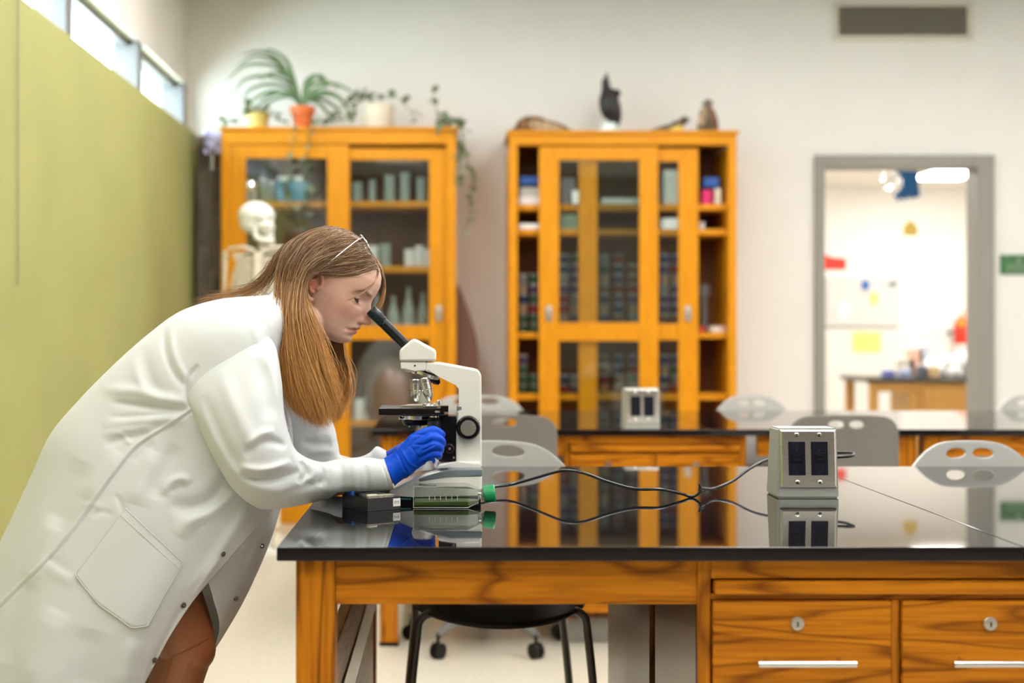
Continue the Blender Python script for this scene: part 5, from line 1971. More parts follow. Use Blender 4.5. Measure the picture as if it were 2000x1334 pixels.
# ---- far sleeve
sl = [
    (470, 690, 560, 670, .07, 3.03), (490, 790, 612, 752, .075, 3.04), (520, 870, 650, 826, .070, 3.04), (560, 930, 660, 866, .062, 3.03),
    (622, 955, 668, 893, .050, 3.02), (680, 955, 700, 893, .045, 3.01), (722, 948, 722, 884, .044, 3.0), (742, 944, 736, 872, .046, 3.0), (760, 940, 754, 880, .042, 3.0)]
px, py, Y, ss = loft(sl, 150, 0, T2, 120, ex=.95)
FS2 = [([(610, 850), (640, 846), (655, 862)], 8, .006), ([(590, 862), (620, 868), (648, 866)], 7, -.008), ([(600, 885), (635, 880), (655, 884)], 7, .006), ([(660, 900), (690, 905), (715, 895)], 7, -.005)]
d = folds(px, py, FS2) * np.clip(ss + .3, 0, 1) + vnoise(px, py, 18, 50, 1.1, 24) * .002
V = Pa(px, py, Y - d)
V[..., 2] = np.maximum(V[..., 2], np.where(V[..., 0] > -.262, TT + .0012, -9))
o = grid_mesh('sleeve', V - OFF, M['coat'], coat, closed=True)
solidify(o, .0016, -1)

# ------------------------------------------------------------------ body
HO = Vector(P(632, 566, 2.93)) - me_loc       # head origin: between the ear canals
pitch = math.radians(27)
HX = Vector((math.cos(pitch), 0, -math.sin(pitch)))
HZ = Vector((math.sin(pitch), 0, math.cos(pitch)))
HM = Matrix(((HX.x, 0, HZ.x), (HX.y, 1, HZ.y), (HX.z, 0, HZ.z))) @ Matrix.Rotation(math.radians(-9), 3, 'Z')


def H(x, y, z):
    return HO + HM @ Vector((x, y, z))


HMn = np.array(HM)


def interp(z, tab):
    tab = sorted(tab)
    return np.interp(z, [a for a, b in tab], [b for a, b in tab])


PROF = [(-.083, .052), (-.0815, .066), (-.078, .080), (-.073, .0885), (-.066, .0935), (-.060, .0945), (-.055, .0925), (-.0515, .0920), (-.0485, .0955), (-.045, .0985), (-.0415, .0975),
        (-.0395, .0945), (-.0378, .0950), (-.035, .1000), (-.0315, .1005), (-.028, .0975), (-.024, .0960), (-.020, .0960), (-.010, .0955), (.000, .0950), (.010, .0935), (.018, .0925),
        (.026, .0935), (.036, .0970), (.045, .0985), (.058, .0975), (.072, .0925), (.086, .082), (.098, .066), (.108, .044), (.116, .015), (.1205, -.02)]
BACK = [(-.083, .030), (-.075, .012), (-.065, -.005), (-.05, -.030), (-.03, -.055), (-.01, -.075), (.02, -.090), (.045, -.095), (.07, -.088), (.09, -.074), (.108, -.052), (.1205, -.03)]
WID = [(-.083, .010), (-.081, .020), (-.076, .031), (-.068, .041), (-.055, .050), (-.04, .056), (-.02, .061), (0, .066), (.02, .069), (.04, .0715), (.06, .071), (.08, .064), (.095, .054), (.108, .038), (.116, .022), (.1205, .005)]
nz, na = 170, 200
zz = np.concatenate([np.linspace(-.083, .098, 135), np.linspace(.099, .1205, 35)])
aa = np.linspace(0, 2 * PI, na, endpoint=False)
Z, A_ = np.meshgrid(zz, aa, indexing='ij')
PROFS = [(-.083, .052), (-.0815, .066), (-.078, .080), (-.073, .0875), (-.066, .0920), (-.055, .0935), (-.040, .0945), (-.020, .0950), (.000, .0945), (.018, .0930),
         (.026, .0935), (.036, .0960), (.045, .0975), (.058, .0970), (.072, .0925), (.086, .082), (.098, .066), (.108, .044), (.116, .015), (.1205, -.02)]
xf, xb, wd = interp(Z, PROFS), interp(Z, BACK), interp(Z, WID)
xc = (xf + xb) / 2 * .6 * np.clip((-.035 - Z) / .035, 0, 1) ** 1.5
xc = np.clip(xc, xb + .005, xf - .005)
ca, sa = np.cos(A_), np.sin(A_)
ef = .86 + .14 * np.clip((Z - .03) / .06, 0, 1)
X = np.where(ca > 0, xc + (xf - xc) * np.abs(ca) ** ef, xc - (xc - xb) * np.abs(ca))
Yh = wd * np.sign(sa) * np.abs(sa) ** .95


def G(v, c, s):
    return np.exp(-((v - c) / s) ** 2)


ay = np.abs(Yh)
front = np.clip((X - .035) / .03, 0, 1)
ZL = Z + .28 * ay * np.exp(-((Z + .042) / .020) ** 4)
xfine = interp(ZL, PROF) - interp(ZL, PROFS)
# recede the face plane away from the midline a bit, cheeks forward
X += front * (-.10 * ay ** 1.0 * np.clip(ay / .04, 0, 1) * .5)
# eye sockets, lids, brow, cheek
X += front * (-.0115 * G(ay, .030, .015) * G(Z, .0150, .0105))
X += front * (.0070 * G(ay, .0325, .0125) * G(Z, .0125, .0075))
X += front * (-.0028 * G(ay, .0325, .012) * G(Z, .0030, .0022))
X += front * (.0030 * G(ay, .028, .018) * G(Z, .0310, .0065))
X += front * (.0050 * G(ay, .040, .016) * G(Z, -.010, .017))
X += front * (-.0012 * G(ay, .026, .008) * G(Z, -.028, .014))
# lips: fade to the corners, a crease at the mouth line
X += front * xfine * np.exp(-(ay / .0215) ** 4)
X += front * (-.0020 * np.clip((ay - .010) / .016, 0, 1) * G(Z, -.0395, .007) * np.exp(-(ay / .03) ** 4))
X += front * (-.0018 * G(ZL, -.0396, .0014) * np.clip(1 - ay / .026, 0, 1))
X += front * (-.0022 * G(ay, .025, .0045) * G(ZL, -.0398, .0040))
# nose
NZ = [(-.0300, 0), (-.0262, .003), (-.0240, .0115), (-.0215, .0175), (-.0185, .0205), (-.0150, .0215), (-.0110, .0205), (-.0060, .0175), (0, .0140), (.006, .0108), (.012, .0080), (.018, .0060), (.026, .0040), (.034, .001), (.04, 0)]
nh = interp(Z, NZ)
sig = interp(Z, [(-.03, .0125), (-.022, .0115), (-.015, .0090), (-.005, .0075), (.01, .0065), (.03, .0085)])
X += front * nh * np.exp(-(ay / sig) ** 2.4)
# wings and nostril dents
X += front * (.0062 * G(ay, .0125, .0042) * G(Z, -.0195, .0055))
X += front * (-.0030 * G(ay, .0185, .0025) * G(Z, -.0185, .0060))
# chin
X += front * (.0012 * G(ay, 0, .014) * G(Z, -.064, .010))
HV = np.stack([X, Yh, Z], -1)
HW = HV @ HMn.T + np.array(HO)

body = MB()
rows = [[body.bm.verts.new(HW[i, j]) for j in range(na)] for i in range(nz)]
for i in range(nz - 1):
    for j in range(na):
        body.bm.faces.new((rows[i][j], rows[i][(j + 1) % na], rows[i + 1][(j + 1) % na], rows[i + 1][j]))
body.bm.faces.new(rows[0][::-1])
body.bm.faces.new(rows[-1])


def L(px, py, Y):
    return np.array(P(px, py, Y)) - OFF


# neck and torso, inside the coat
body.tube([H(-.022, 0, -.005), H(-.030, 0, -.055), L(575, 612, 2.9), L(545, 632, 2.9)], [.052, .044, .050, .065], n=24)
body.tube([H(.01, 0, -.045), L(600, 625, 2.9), L(570, 650, 2.9)], [.035, .042, .06], n=20)
body.tube([L(560, 628, 2.9), L(490, 660, 2.9), L(420, 715, 2.9), L(340, 790, 2.9), L(270, 870, 2.9), L(240, 935, 2.9), L(235, 965, 2.9)], [.05, .085, .110, .105, .100, .105, .09], n=28)
for s in (-1, 1):
    body.ell(L(470, 690, 2.9 + s * .10), (.075, .065, .07), None, 20, 14)
    body.ell(L(240, 955, 2.9 + s * .05), (.095, .080, .105), None, 20, 14)
# near arm and far arm
body.tube([L(465, 705, 2.81), L(472, 790, 2.745), L(492, 870, 2.725), L(535, 942, 2.750)], [.045, .040, .040, .036], n=18)
body.tube([L(535, 942, 2.750), L(620, 942, 2.785), L(700, 930, 2.795), L(764, 924, 2.797)], [.036, .032, .027, .0215], n=18)
body.tube([L(480, 700, 3.00), L(560, 800, 3.04), L(600, 895, 3.04)], [.050, .040, .030], n=16)
body.tube([L(600, 895, 3.04), L(690, 920, 3.02), L(765, 908, 2.995)], [.030, .026, .022], n=16)
for s in (-1, 1):
    body.ell(H(.0672, s * .0310, .0170), (.0128, .0130, .0122), None, 24, 16)
# legs
KN = L(366, 1262, 2.83)
body.tube([L(245, 985, 2.83), L(295, 1110, 2.828), L(345, 1215, 2.83), KN], [.090, .078, .064, .056], n=24)
body.ell(L(369, 1266, 2.826), (.052, .047, .050), (0, .5, 0), 20, 14)
body.tube([KN, L(345, 1330, 2.835), L(312, 1430, 2.845), L(275, 1560, 2.85), L(258, 1638, 2.85)], [.052, .050, .054, .038, .032], n=22)
KF = L(315, 1285, 2.97)
body.tube([L(245, 985, 2.97), L(285, 1120, 2.97), KF], [.095, .080, .055], n=22)
body.tube([KF, L(280, 1340, 2.975), L(245, 1440, 2.98), L(205, 1560, 2.98), L(190, 1640, 2.98)], [.052, .050, .052, .037, .032], n=20)
for (ax_, ay_) in ((258, 2.85), (190, 2.98)):
    q0 = L(ax_, 1640, ay_)
    body.tube([(q0[0] - .02, q0[1], .05), (q0[0] + .06, q0[1], .055), (q0[0] + .13, q0[1], .036), (q0[0] + .18, q0[1], .030)], [.036, .042, .034, .022], n=16)
    body.tube([(q0[0], q0[1], .10), (q0[0] - .01, q0[1], .045)], [.033, .036], n=16)
# near ear: concha dish, helix rim, lobe, tragus
EC = (-.004, -.0705, .000)
for sgn in (-1, 1):
    def Ep(x, z, o=0.0):
        return H(.003 + x, sgn * (.0690 + o * 1.3 + max(0, -x) * .50), .0005 + z * 1.04)
    body.tube([Ep(.006, .0, -.002), Ep(.004, .016, .003), Ep(-.004, .026, .006), Ep(-.014, .0265, .0075), Ep(-.021, .018, .0075), Ep(-.0225, .006, .0065), Ep(-.018, -.008, .005), Ep(-.011, -.018, .004), Ep(-.004, -.025, .003), Ep(.001, -.0265, .001), Ep(.004, -.022, -.001)],
              [.0026, .003, .0032, .0034, .0034, .0032, .0030, .0034, .0046, .0048, .003], n=10, res=5)
    body.tube([Ep(-.0135, .020, .002), Ep(-.0145, .010, .0035), Ep(-.013, -.002, .003), Ep(-.007, -.011, .002), Ep(.001, -.013, .001)], [.0024, .0028, .0028, .0028, .0022], n=8, res=4)
    body.tube([Ep(-.017, .012, -.008), Ep(-.011, .0, -.010), Ep(-.004, -.012, -.008)], [.010, .012, .010], n=12, res=4)
    body.tube([Ep(.004, .002, 0), Ep(.0025, -.006, .001)], [.0032, .0034], n=8, smooth=False)
bo = body.build('body', None, person)
remesh(bo, .0019, 1)

# colour painted as skin tones: lips, cheeks, ears, brows
me = bo.data
n = len(me.vertices)
co = np.empty(n * 3)
me.vertices.foreach_get('co', co)
co = co.reshape(-1, 3)
loc = (co - np.array(HO)) @ HMn
x, y, z = loc.T
base = np.array((.70, .425, .325))
C = np.tile(base, (n, 1))
ay = np.abs(y)
inface = (x > .0) & (np.abs(z) < .13) & (ay < .09)


def blend(mask, colr, C):
    mask = np.clip(mask, 0, 1)[:, None]
    return C * (1 - mask) + np.array(colr) * mask


C = blend(.50 * G(ay, .046, .020) * G(z, -.014, .018) * (x > .03), (.62, .24, .18), C)
C = blend(.55 * G(ay, 0, .016) * G(z, -.016, .012) * (x > .095), (.62, .22, .16), C)
ear = np.clip((ay - .066) / .006, 0, 1) * G(x, -.008, .026) * G(z, 0, .034)
C = blend(.80 * ear, (.70, .20, .12), C)
zl = z + .28 * ay
lip = (x > .070) * np.clip(1 - (ay / .0235) ** 2, 0, 1) ** .5 * (np.exp(-((zl + .0395) / .0068) ** 4))
C = blend(.85 * lip, (.46, .10, .085), C)
C = blend(.75 * (x > .07) * G(zl, -.0397, .0011) * (ay < .024), (.16, .04, .035), C)
brow_z = .0305 + .004 * G(ay, .038, .012) - .010 * np.clip((ay - .040) / .012, 0, 1)
C = blend(.85 * (x > .05) * G(z, brow_z, .0032) * np.clip((ay - .010) / .006, 0, 1) * np.clip((.053 - ay) / .008, 0, 1), (.17, .085, .045), C)
C = blend(.45 * (x > .05) * G(ay, .033, .013) * G(z, .0165, .006), (.38, .17, .13), C)
C = blend(.70 * (x > .05) * G(ay, .0095, .003) * G(z, -.0262, .0022), (.15, .05, .035), C)
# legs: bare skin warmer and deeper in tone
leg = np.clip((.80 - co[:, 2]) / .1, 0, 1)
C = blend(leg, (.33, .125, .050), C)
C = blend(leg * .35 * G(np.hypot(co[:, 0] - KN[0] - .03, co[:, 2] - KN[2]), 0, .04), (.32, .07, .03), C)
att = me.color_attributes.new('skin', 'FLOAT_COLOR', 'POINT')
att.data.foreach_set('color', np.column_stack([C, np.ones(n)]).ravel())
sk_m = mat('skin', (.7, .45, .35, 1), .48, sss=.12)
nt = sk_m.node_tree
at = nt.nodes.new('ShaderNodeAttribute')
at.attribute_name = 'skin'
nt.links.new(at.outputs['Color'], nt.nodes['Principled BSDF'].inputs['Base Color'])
me.materials.clear()
me.materials.append(sk_m)

# lashes along the lowered lids
EYC, EYR = (.0675, .0310, .0150), .0128
for s in (-1, 1):
    def lid(phi, al, rr_=1.0):
        return H(EYC[0] + EYR * rr_ * math.cos(phi) * math.cos(al), s * EYC[1] + EYR * rr_ * math.sin(phi) * math.cos(al), EYC[2] - EYR * rr_ * math.sin(al))
    ph_ = np.linspace(-1.2, 1.2, 15)
    al_ = .30 - .16 * np.abs(ph_) ** 2
    ls = MB().tube([lid(p_, a_, 1.05) for p_, a_ in zip(ph_, al_)], [.0005] + [.0014] * 13 + [.0005], n=6, res=2)
    for p_ in np.linspace(-.9, .9, 24):
        a_ = .30 - .16 * p_ ** 2
        ls.tube([lid(p_, a_, 1.0), lid(p_ * 1.1, a_ + .12, 1.22), lid(p_ * 1.2, a_ + .16, 1.45)], [.0004, .0003, .0001], n=4, res=2)
    ls.build('eyelashes', mat('lash_brown', (.035, .018, .012, 1), .6), person)
    e_ = MB()
    for i_ in range(1):
        e_.ell(H(EYC[0] + .0006, s * EYC[1], EYC[2] - .0030), (EYR * .97, EYR * .97, EYR * .80), None, 24, 16)
    e_.build('eye', mat('eye_dark', (.10, .06, .045, 1), .1), person)

# earring
er = MB()
for k, (a, b) in enumerate((((-.006, -.030), (-.002, -.022)), ((-.004, -.034), (-.006, -.024)), ((-.009, -.028), (-.001, -.030)))):
    er.cyl(H(-.001 + a[0], -.0775, a[1] - .0), H(-.001 + b[0], -.0785, b[1]), .0012, n=8)
er.ell(H(-.003, -.0785, -.0275), (.0022, .0018, .003), None, 10, 8)
er.build('earring', M['chrome'], person, label='small silver crossed earring')

# shoes
for k, (ax_, ay_) in enumerate(((258, 2.85), (190, 2.98))):
    q0 = L(ax_, 1640, ay_)
    mb = MB().tube([(q0[0] - .05, q0[1], .045), (q0[0] + .02, q0[1], .05), (q0[0] + .09, q0[1], .05), (q0[0] + .16, q0[1], .042), (q0[0] + .205, q0[1], .036)], [.036, .046, .048, .042, .028], n=18)
    sh = mb.build('shoe', M['white'], person)
    for v in sh.data.vertices:
        v.co.z = max(v.co.z, .004)
    MB().box(q0[0] - .09, q0[0] + .225, q0[1] - .042, q0[1] + .042, 0, .014, .006).build('sole', M['paper'], sh)

# ------------------------------------------------------------------ gloves
def hand(chains, name, fold_list=None, size=.0017, flat=(), dY=.014):
    mb = MB()
    for pts, r in chains:
        mb.tube([L(p[0], p[1], p[2] + dY) for p in pts], r, n=18, res=6)
    for c, rad, rot in flat:
        mb.ell(L(c[0], c[1], c[2] + dY), rad, rot, 20, 14)
    o = mb.build(name, M['glove'], person)
    remesh(o, size, 5)
    me = o.data
    n = len(me.vertices)
    co = np.empty(n * 3)
    me.vertices.foreach_get('co', co)
    co = co.reshape(-1, 3)
    nn = np.empty(n * 3)
    me.vertices.foreach_get('normal', nn)
    nn = nn.reshape(-1, 3)
    w = co + OFF
    hx, hy = to_px(w)
    dd = vnoise(hx, hy, 5, 22, .55, 31) * .0007
    if fold_list:
        dd += folds(hx, hy, fold_list) * np.clip(-nn[:, 1] + .3, 0, 1)
    co = co + nn * dd[:, None]
    me.vertices.foreach_set('co', co.ravel())
    me.update()
    return o


ch_ = [
    ([(760, 921, 2.788), (780, 908, 2.785), (800, 888, 2.782)], [.0265, .026, .022]),
    ([(785, 900, 2.782), (806, 862, 2.778), (820, 853, 2.776)], [.021, .0125, .0105]),
    ([(785, 905, 2.780), (810, 876, 2.774), (826, 864, 2.772)], [.023, .0135, .0105]),
    ([(788, 910, 2.782), (812, 890, 2.772), (828, 880, 2.772)], [.023, .0130, .010]),
    ([(785, 915, 2.786), (810, 904, 2.778), (828, 896, 2.776)], [.021, .0125, .0095]),
    ([(806, 859, 2.778), (840, 842.5, 2.776), (857, 845.5, 2.785), (864, 850, 2.800)], [.0115, .0098, .0088, .0075]),
    ([(812, 873, 2.772), (844, 856, 2.764), (861, 861, 2.775), (864, 867, 2.795)], [.0115, .0098, .0088, .0078]),
    ([(814, 888, 2.770), (843, 871, 2.760), (858, 874, 2.772), (860, 880, 2.795)], [.011, .0094, .0084, .0075]),
    ([(812, 903, 2.776), (840, 888, 2.764), (855, 887, 2.772), (857, 892, 2.792)], [.0105, .0086, .0078, .0070]),
    ([(790, 895, 2.80), (812, 872, 2.832), (832, 858, 2.846), (846, 852, 2.848)], [.019, .0125, .0105, .0085])]
hf = [([(806, 868), (830, 868), (846, 858)], 2.0, -.0022), ([(822, 882), (838, 874), (850, 868)], 2.0, -.0022), ([(826, 894), (838, 884), (850, 880)], 2.0, -.0020),
      ([(790, 848), (815, 849), (836, 849)], 1.8, -.0015), ([(782, 875), (800, 905), (822, 916)], 2.0, .0016), ([(776, 884), (790, 915), (800, 930)], 2.0, -.0018),
      ([(808, 878), (826, 898), (842, 900)], 1.8, .0014), ([(800, 870), (820, 893), (838, 903)], 1.8, -.0014), ([(766, 892), (780, 915), (786, 940)], 2.2, .0016),
      ([(760, 900), (772, 922), (778, 945)], 2.0, -.0014)]
gl1 = hand(ch_, 'glove', hf, .0016, [((797, 888, 2.780), (.022, .017, .032), (0, .75, 0))])
gl1['label'] = 'blue nitrile glove gripping the stage drive knob'
# flared cuff of the glove
px, py, Y, ss = loft([(764, 943, 790, 0, 0, 0)] and [(771, 949, 749, 898, .0300, 2.797), (776, 944, 755, 895, .0280, 2.797), (784, 938, 764, 889, .0262, 2.797), (794, 930, 772, 880, .0255, 2.797)], 16, 0, T2, 60, ex=1)
o = grid_mesh('glove_cuff', Pa(px, py, Y) - OFF, M['glove'], gl1, closed=True)
solidify(o, .0008, 0)
# far hand on the far side of the stage
ch2 = [([(762, 906, 2.995), (785, 893, 2.985), (802, 880, 2.98)], [.025, .026, .024])]
for k in range(4):
    y0 = 868 + k * 10
    ch2.append(([(795, y0 + 10, 2.98), (820, y0, 2.975), (838, y0, 2.972), (846, y0 + 4, 2.962)], [.013, .0098, .0088, .0075]))
ch2.append(([(785, 885, 2.97), (806, 868, 2.955), (822, 862, 2.95)], [.015, .011, .0088]))
g2 = hand(ch2, 'glove', None, .0022, dY=0)
g2['label'] = 'other blue glove behind the microscope'

# ------------------------------------------------------------------ hair
hair_m = mat('light_brown_hair', (.3, .2, .1, 1), .38, spec=.4)
nt = hair_m.node_tree
at = nt.nodes.new('ShaderNodeAttribute')
at.attribute_name = 'tone'
nt.links.new(at.outputs['Color'], nt.nodes['Principled BSDF'].inputs['Base Color'])
hair_m.node_tree.nodes['Principled BSDF'].inputs['Anisotropic'].default_value = .5

YC_ = 2.93
# near layer guides, front to back: (px, py, depth from the head's mid plane)
near_g = [
    [(739, 527, -.004), (724, 533, -.026), (700, 540, -.046), (668, 543, -.064), (636, 537, -.075), (608, 536, -.081), (596, 563, -.082), (611, 606, -.080), (630, 656, -.078), (648, 708, -.081), (660, 760, -.080), (663, 800, -.076)],
    [(733, 508, -.002), (715, 512, -.026), (690, 517, -.048), (658, 524, -.068), (628, 529, -.080), (602, 540, -.086), (590, 570, -.087), (597, 618, -.088), (612, 672, -.092), (620, 730, -.094), (642, 790, -.088), (648, 822, -.082)],
    [(722, 487, 0), (702, 490, -.026), (675, 496, -.050), (645, 505, -.070), (618, 518, -.083), (597, 540, -.088), (585, 575, -.090), (583, 625, -.094), (590, 680, -.099), (605, 740, -.100), (622, 795, -.096), (632, 832, -.090)],
    [(706, 468, 0), (686, 472, -.026), (660, 478, -.050), (632, 489, -.070), (607, 506, -.083), (588, 533, -.088), (577, 575, -.091), (574, 630, -.096), (580, 690, -.102), (592, 745, -.103), (606, 795, -.100), (618, 830, -.094)],
    [(685, 453, 0), (665, 457, -.026), (640, 464, -.048), (614, 476, -.067), (592, 497, -.080), (576, 527, -.086), (567, 570, -.090), (564, 630, -.096), (570, 690, -.102), (580, 745, -.103), (592, 790, -.100), (606, 824, -.094)],
    [(662, 445, 0), (642, 448, -.024), (618, 456, -.045), (595, 469, -.062), (577, 491, -.075), (564, 522, -.082), (557, 565, -.087), (555, 625, -.094), (561, 685, -.100), (569, 740, -.101), (579, 785, -.099), (592, 816, -.094)],
    [(640, 443, 0), (620, 447, -.021), (598, 456, -.040), (577, 470, -.056), (562, 492, -.068), (552, 522, -.076), (548, 562, -.082), (549, 620, -.090), (555, 680, -.097), (560, 735, -.099), (568, 778, -.097), (580, 806, -.093)],
    [(618, 447, 0), (600, 452, -.018), (580, 462, -.034), (562, 477, -.048), (550, 498, -.058), (543, 526, -.066), (542, 562, -.074), (545, 612, -.083), (551, 668, -.091), (553, 722, -.094), (559, 764, -.094), (568, 792, -.092)]]
far_g = [[(739, 527, .004), (736, 560, .030), (715, 600, .052), (690, 630, .062), (672, 655, .066), (672, 690, .066), (681, 725, .062), (680, 765, .056), (668, 800, .050), (655, 822, .045)],
         [(722, 487, .004), (700, 530, .045), (672, 580, .070), (652, 625, .076), (650, 670, .076), (660, 715, .072), (665, 760, .062), (655, 800, .052), (645, 826, .045)],
         [(685, 453, .004), (660, 500, .055), (635, 560, .080), (625, 620, .084), (630, 680, .078), (640, 730, .070), (640, 780, .058), (630, 824, .046)],
         [(640, 443, .004), (615, 480, .055), (595, 540, .080), (592, 610, .082), (602, 680, .074), (612, 740, .062), (618, 790, .045), (618, 826, .035)],
         [(612, 449, .004), (585, 480, .045), (565, 530, .065), (565, 600, .070), (578, 680, .062), (590, 740, .045), (600, 785, .025), (604, 818, .01)]]
mid_g = [[(600, 590, -.03), (604, 650, -.045), (614, 700, -.05), (628, 750, -.05), (640, 790, -.045), (640, 830, -.04)],
         [(585, 580, -.02), (580, 640, -.04), (588, 700, -.055), (600, 750, -.06), (612, 795, -.055), (618, 828, -.05)],
         [(570, 575, -.01), (562, 630, -.04), (566, 690, -.06), (575, 740, -.065), (588, 785, -.062), (600, 820, -.055)]]
# locks at the nape thrown over the collar and back
nape_g = [[(596, 462, -.030), (566, 482, -.050), (548, 512, -.060), (538, 545, -.062), (530, 572, -.055), (500, 592, -.045), (465, 596, -.035), (432, 598, -.03)],
          [(585, 462, -.010), (556, 482, -.030), (538, 510, -.040), (525, 540, -.042), (505, 562, -.035), (470, 576, -.03), (430, 584, -.02), (392, 594, -.01)],
          [(590, 457, .01), (560, 476, .015), (538, 503, .020), (518, 535, .020), (490, 560, .018), (450, 572, .015), (410, 582, .01), (368, 600, .005)],
          [(600, 455, .03), (570, 475, .045), (548, 508, .052), (530, 540, .055), (500, 566, .05), (455, 576, .045), (415, 586, .04), (380, 592, .04)]]
fringe_g = [[(738, 526, -.002), (746, 536, .004), (750, 552, .010), (748, 572, .012), (740, 592, .012), (733, 606, .012)],
            [(734, 512, .002), (744, 522, .012), (750, 545, .022), (750, 570, .026), (744, 590, .028), (738, 602, .028)],
            [(724, 492, .004), (738, 510, .016), (747, 535, .028), (751, 560, .034), (749, 585, .036), (742, 604, .034)]]
wisp_g = [[(740, 530, -.006), (737, 545, -.022), (726, 560, -.040), (705, 574, -.055), (684, 584, -.066), (664, 593, -.073)],
          [(738, 528, -.006), (733, 545, -.024), (720, 562, -.044), (700, 576, -.058), (676, 588, -.070)]]



def skull_clear(A, off):
    """move strand points (px, py, depth) out of the skull, sideways"""
    A[:, 2] -= np.where(A[:, 2] < 0, .034 * np.clip((A[:, 1] - 550) / 60, 0, 1) * np.clip(-A[:, 2] / .06, 0, 1), 0)
    W_ = Pa(A[:, 0], A[:, 1], YC_ + A[:, 2]) - OFF
    lo = (W_ - np.array(HO)) @ HMn
    x, z = lo[:, 0], lo[:, 2]
    xf_, xb_, wd_ = interp(z, PROF), interp(z, BACK), interp(z, WID)
    c = np.where(x > 0, np.clip(x / xf_, 0, 1) ** (1 / np.where(z > .06, 1.0, .9)), np.clip(x / np.minimum(xb_, -1e-3), 0, 1))
    hw = wd_ * np.sqrt(np.clip(1 - c * c, 0, 1)) ** .95 * (z > -.045) * (z < .1205)
    need = np.where(hw > 0, hw + off, 0)
    sg_ = np.where(A[:, 2] < 0, -1, 1)
    A[:, 2] = np.where(np.abs(A[:, 2]) < need, sg_ * need, A[:, 2])
    return A


strands = []
tones = []
widths = []


def clump(gset, count, rad, seed, tip0=.88, jitter=3.0, wave=2.0, gold=1.0, depth_j=.006, u_rng=None):
    r = np.random.default_rng(seed)
    n = 30
    t = np.linspace(0, 1, n)
    GA = np.array([cat_at(np.array(g, float), t) for g in gset])       # (guides, n, 3)
    ng = len(GA)
    nc = max(3, count // 14)
    cu = r.uniform(0, 1, nc)
    cph = r.uniform(0, 6.28, (nc, 3))
    ctone = r.uniform(-1, 1, nc)
    for k in range(count):
        c = r.integers(nc)
        u = np.clip(cu[c] + r.normal(0, .035), 0, 1) if ng > 1 else 0
        uu = np.clip(r.uniform(0, 1), 0, 1)
        spread = r.uniform(0, .55)
        # strands gather into locks toward the tips
        uline = (u * (t ** .7) + (uu * (1 - spread) + u * spread) * (1 - t ** .7)) * (ng - 1) if ng > 1 else np.zeros(n)
        i = np.minimum(uline.astype(int), max(ng - 2, 0))
        f = (uline - i)[:, None]
        if ng > 1:
            A = GA[i, np.arange(n)] * (1 - f) + GA[i + 1, np.arange(n)] * f
        else:
            A = GA[0].copy()
        tipf = r.uniform(tip0, 1.03)
        A = cat_at(A, t * min(tipf, 1.0))
        grow = t ** 1.5
        ph = cph[c]
        A[:, 0] += grow * (wave * (np.sin(t * 9 + ph[0]) * 1.6 + np.sin(t * 16 + ph[1]) * .7) + r.normal(0, jitter)) + r.normal(0, .7)
        A[:, 1] += grow * r.normal(0, jitter * .8) + (1 - grow) * r.normal(0, .8)
        A[:, 2] += np.sign(A[:, 2] + 1e-6) * abs(r.normal(0, depth_j)) * np.clip(t * 3, 0.15, 1) * .8 + grow * r.normal(0, .006)
        A[:, 2] += grow * .004 * np.sin(t * 7 + ph[2])
        A = skull_clear(A, .0035 + abs(r.normal(0, .003)))
        V = Pa(A[:, 0], A[:, 1], YC_ + A[:, 2]) - OFF
        strands.append(V)
        tones.append((ctone[c] * .95 + r.uniform(-1, 1) * .45, gold, t))
        widths.append(rad * r.uniform(.6, 1.25))


clump(near_g, 3300, .00060, 1, jitter=5.5, wave=4, tip0=.84)
clump(near_g, 260, .00050, 11, jitter=11, wave=7, tip0=.9, depth_j=.012)
clump(far_g, 1600, .00062, 2, gold=1.25, jitter=6.5, wave=5, tip0=.84)
clump(mid_g, 500, .0009, 3, gold=1.0)
clump(nape_g, 300, .00042, 4, jitter=8, wave=4, gold=.45, tip0=.30)
clump(fringe_g, 170, .0006, 5, jitter=2, wave=1, gold=.55)
clump(wisp_g, 14, .0005, 6, jitter=1.5, wave=.4, gold=.5, tip0=.85)
# stray hairs
clump(far_g[:2], 30, .00035, 7, jitter=14, wave=7, gold=1.2)
clump(nape_g, 46, .00035, 8, jitter=14, wave=8, gold=.45, tip0=.8)


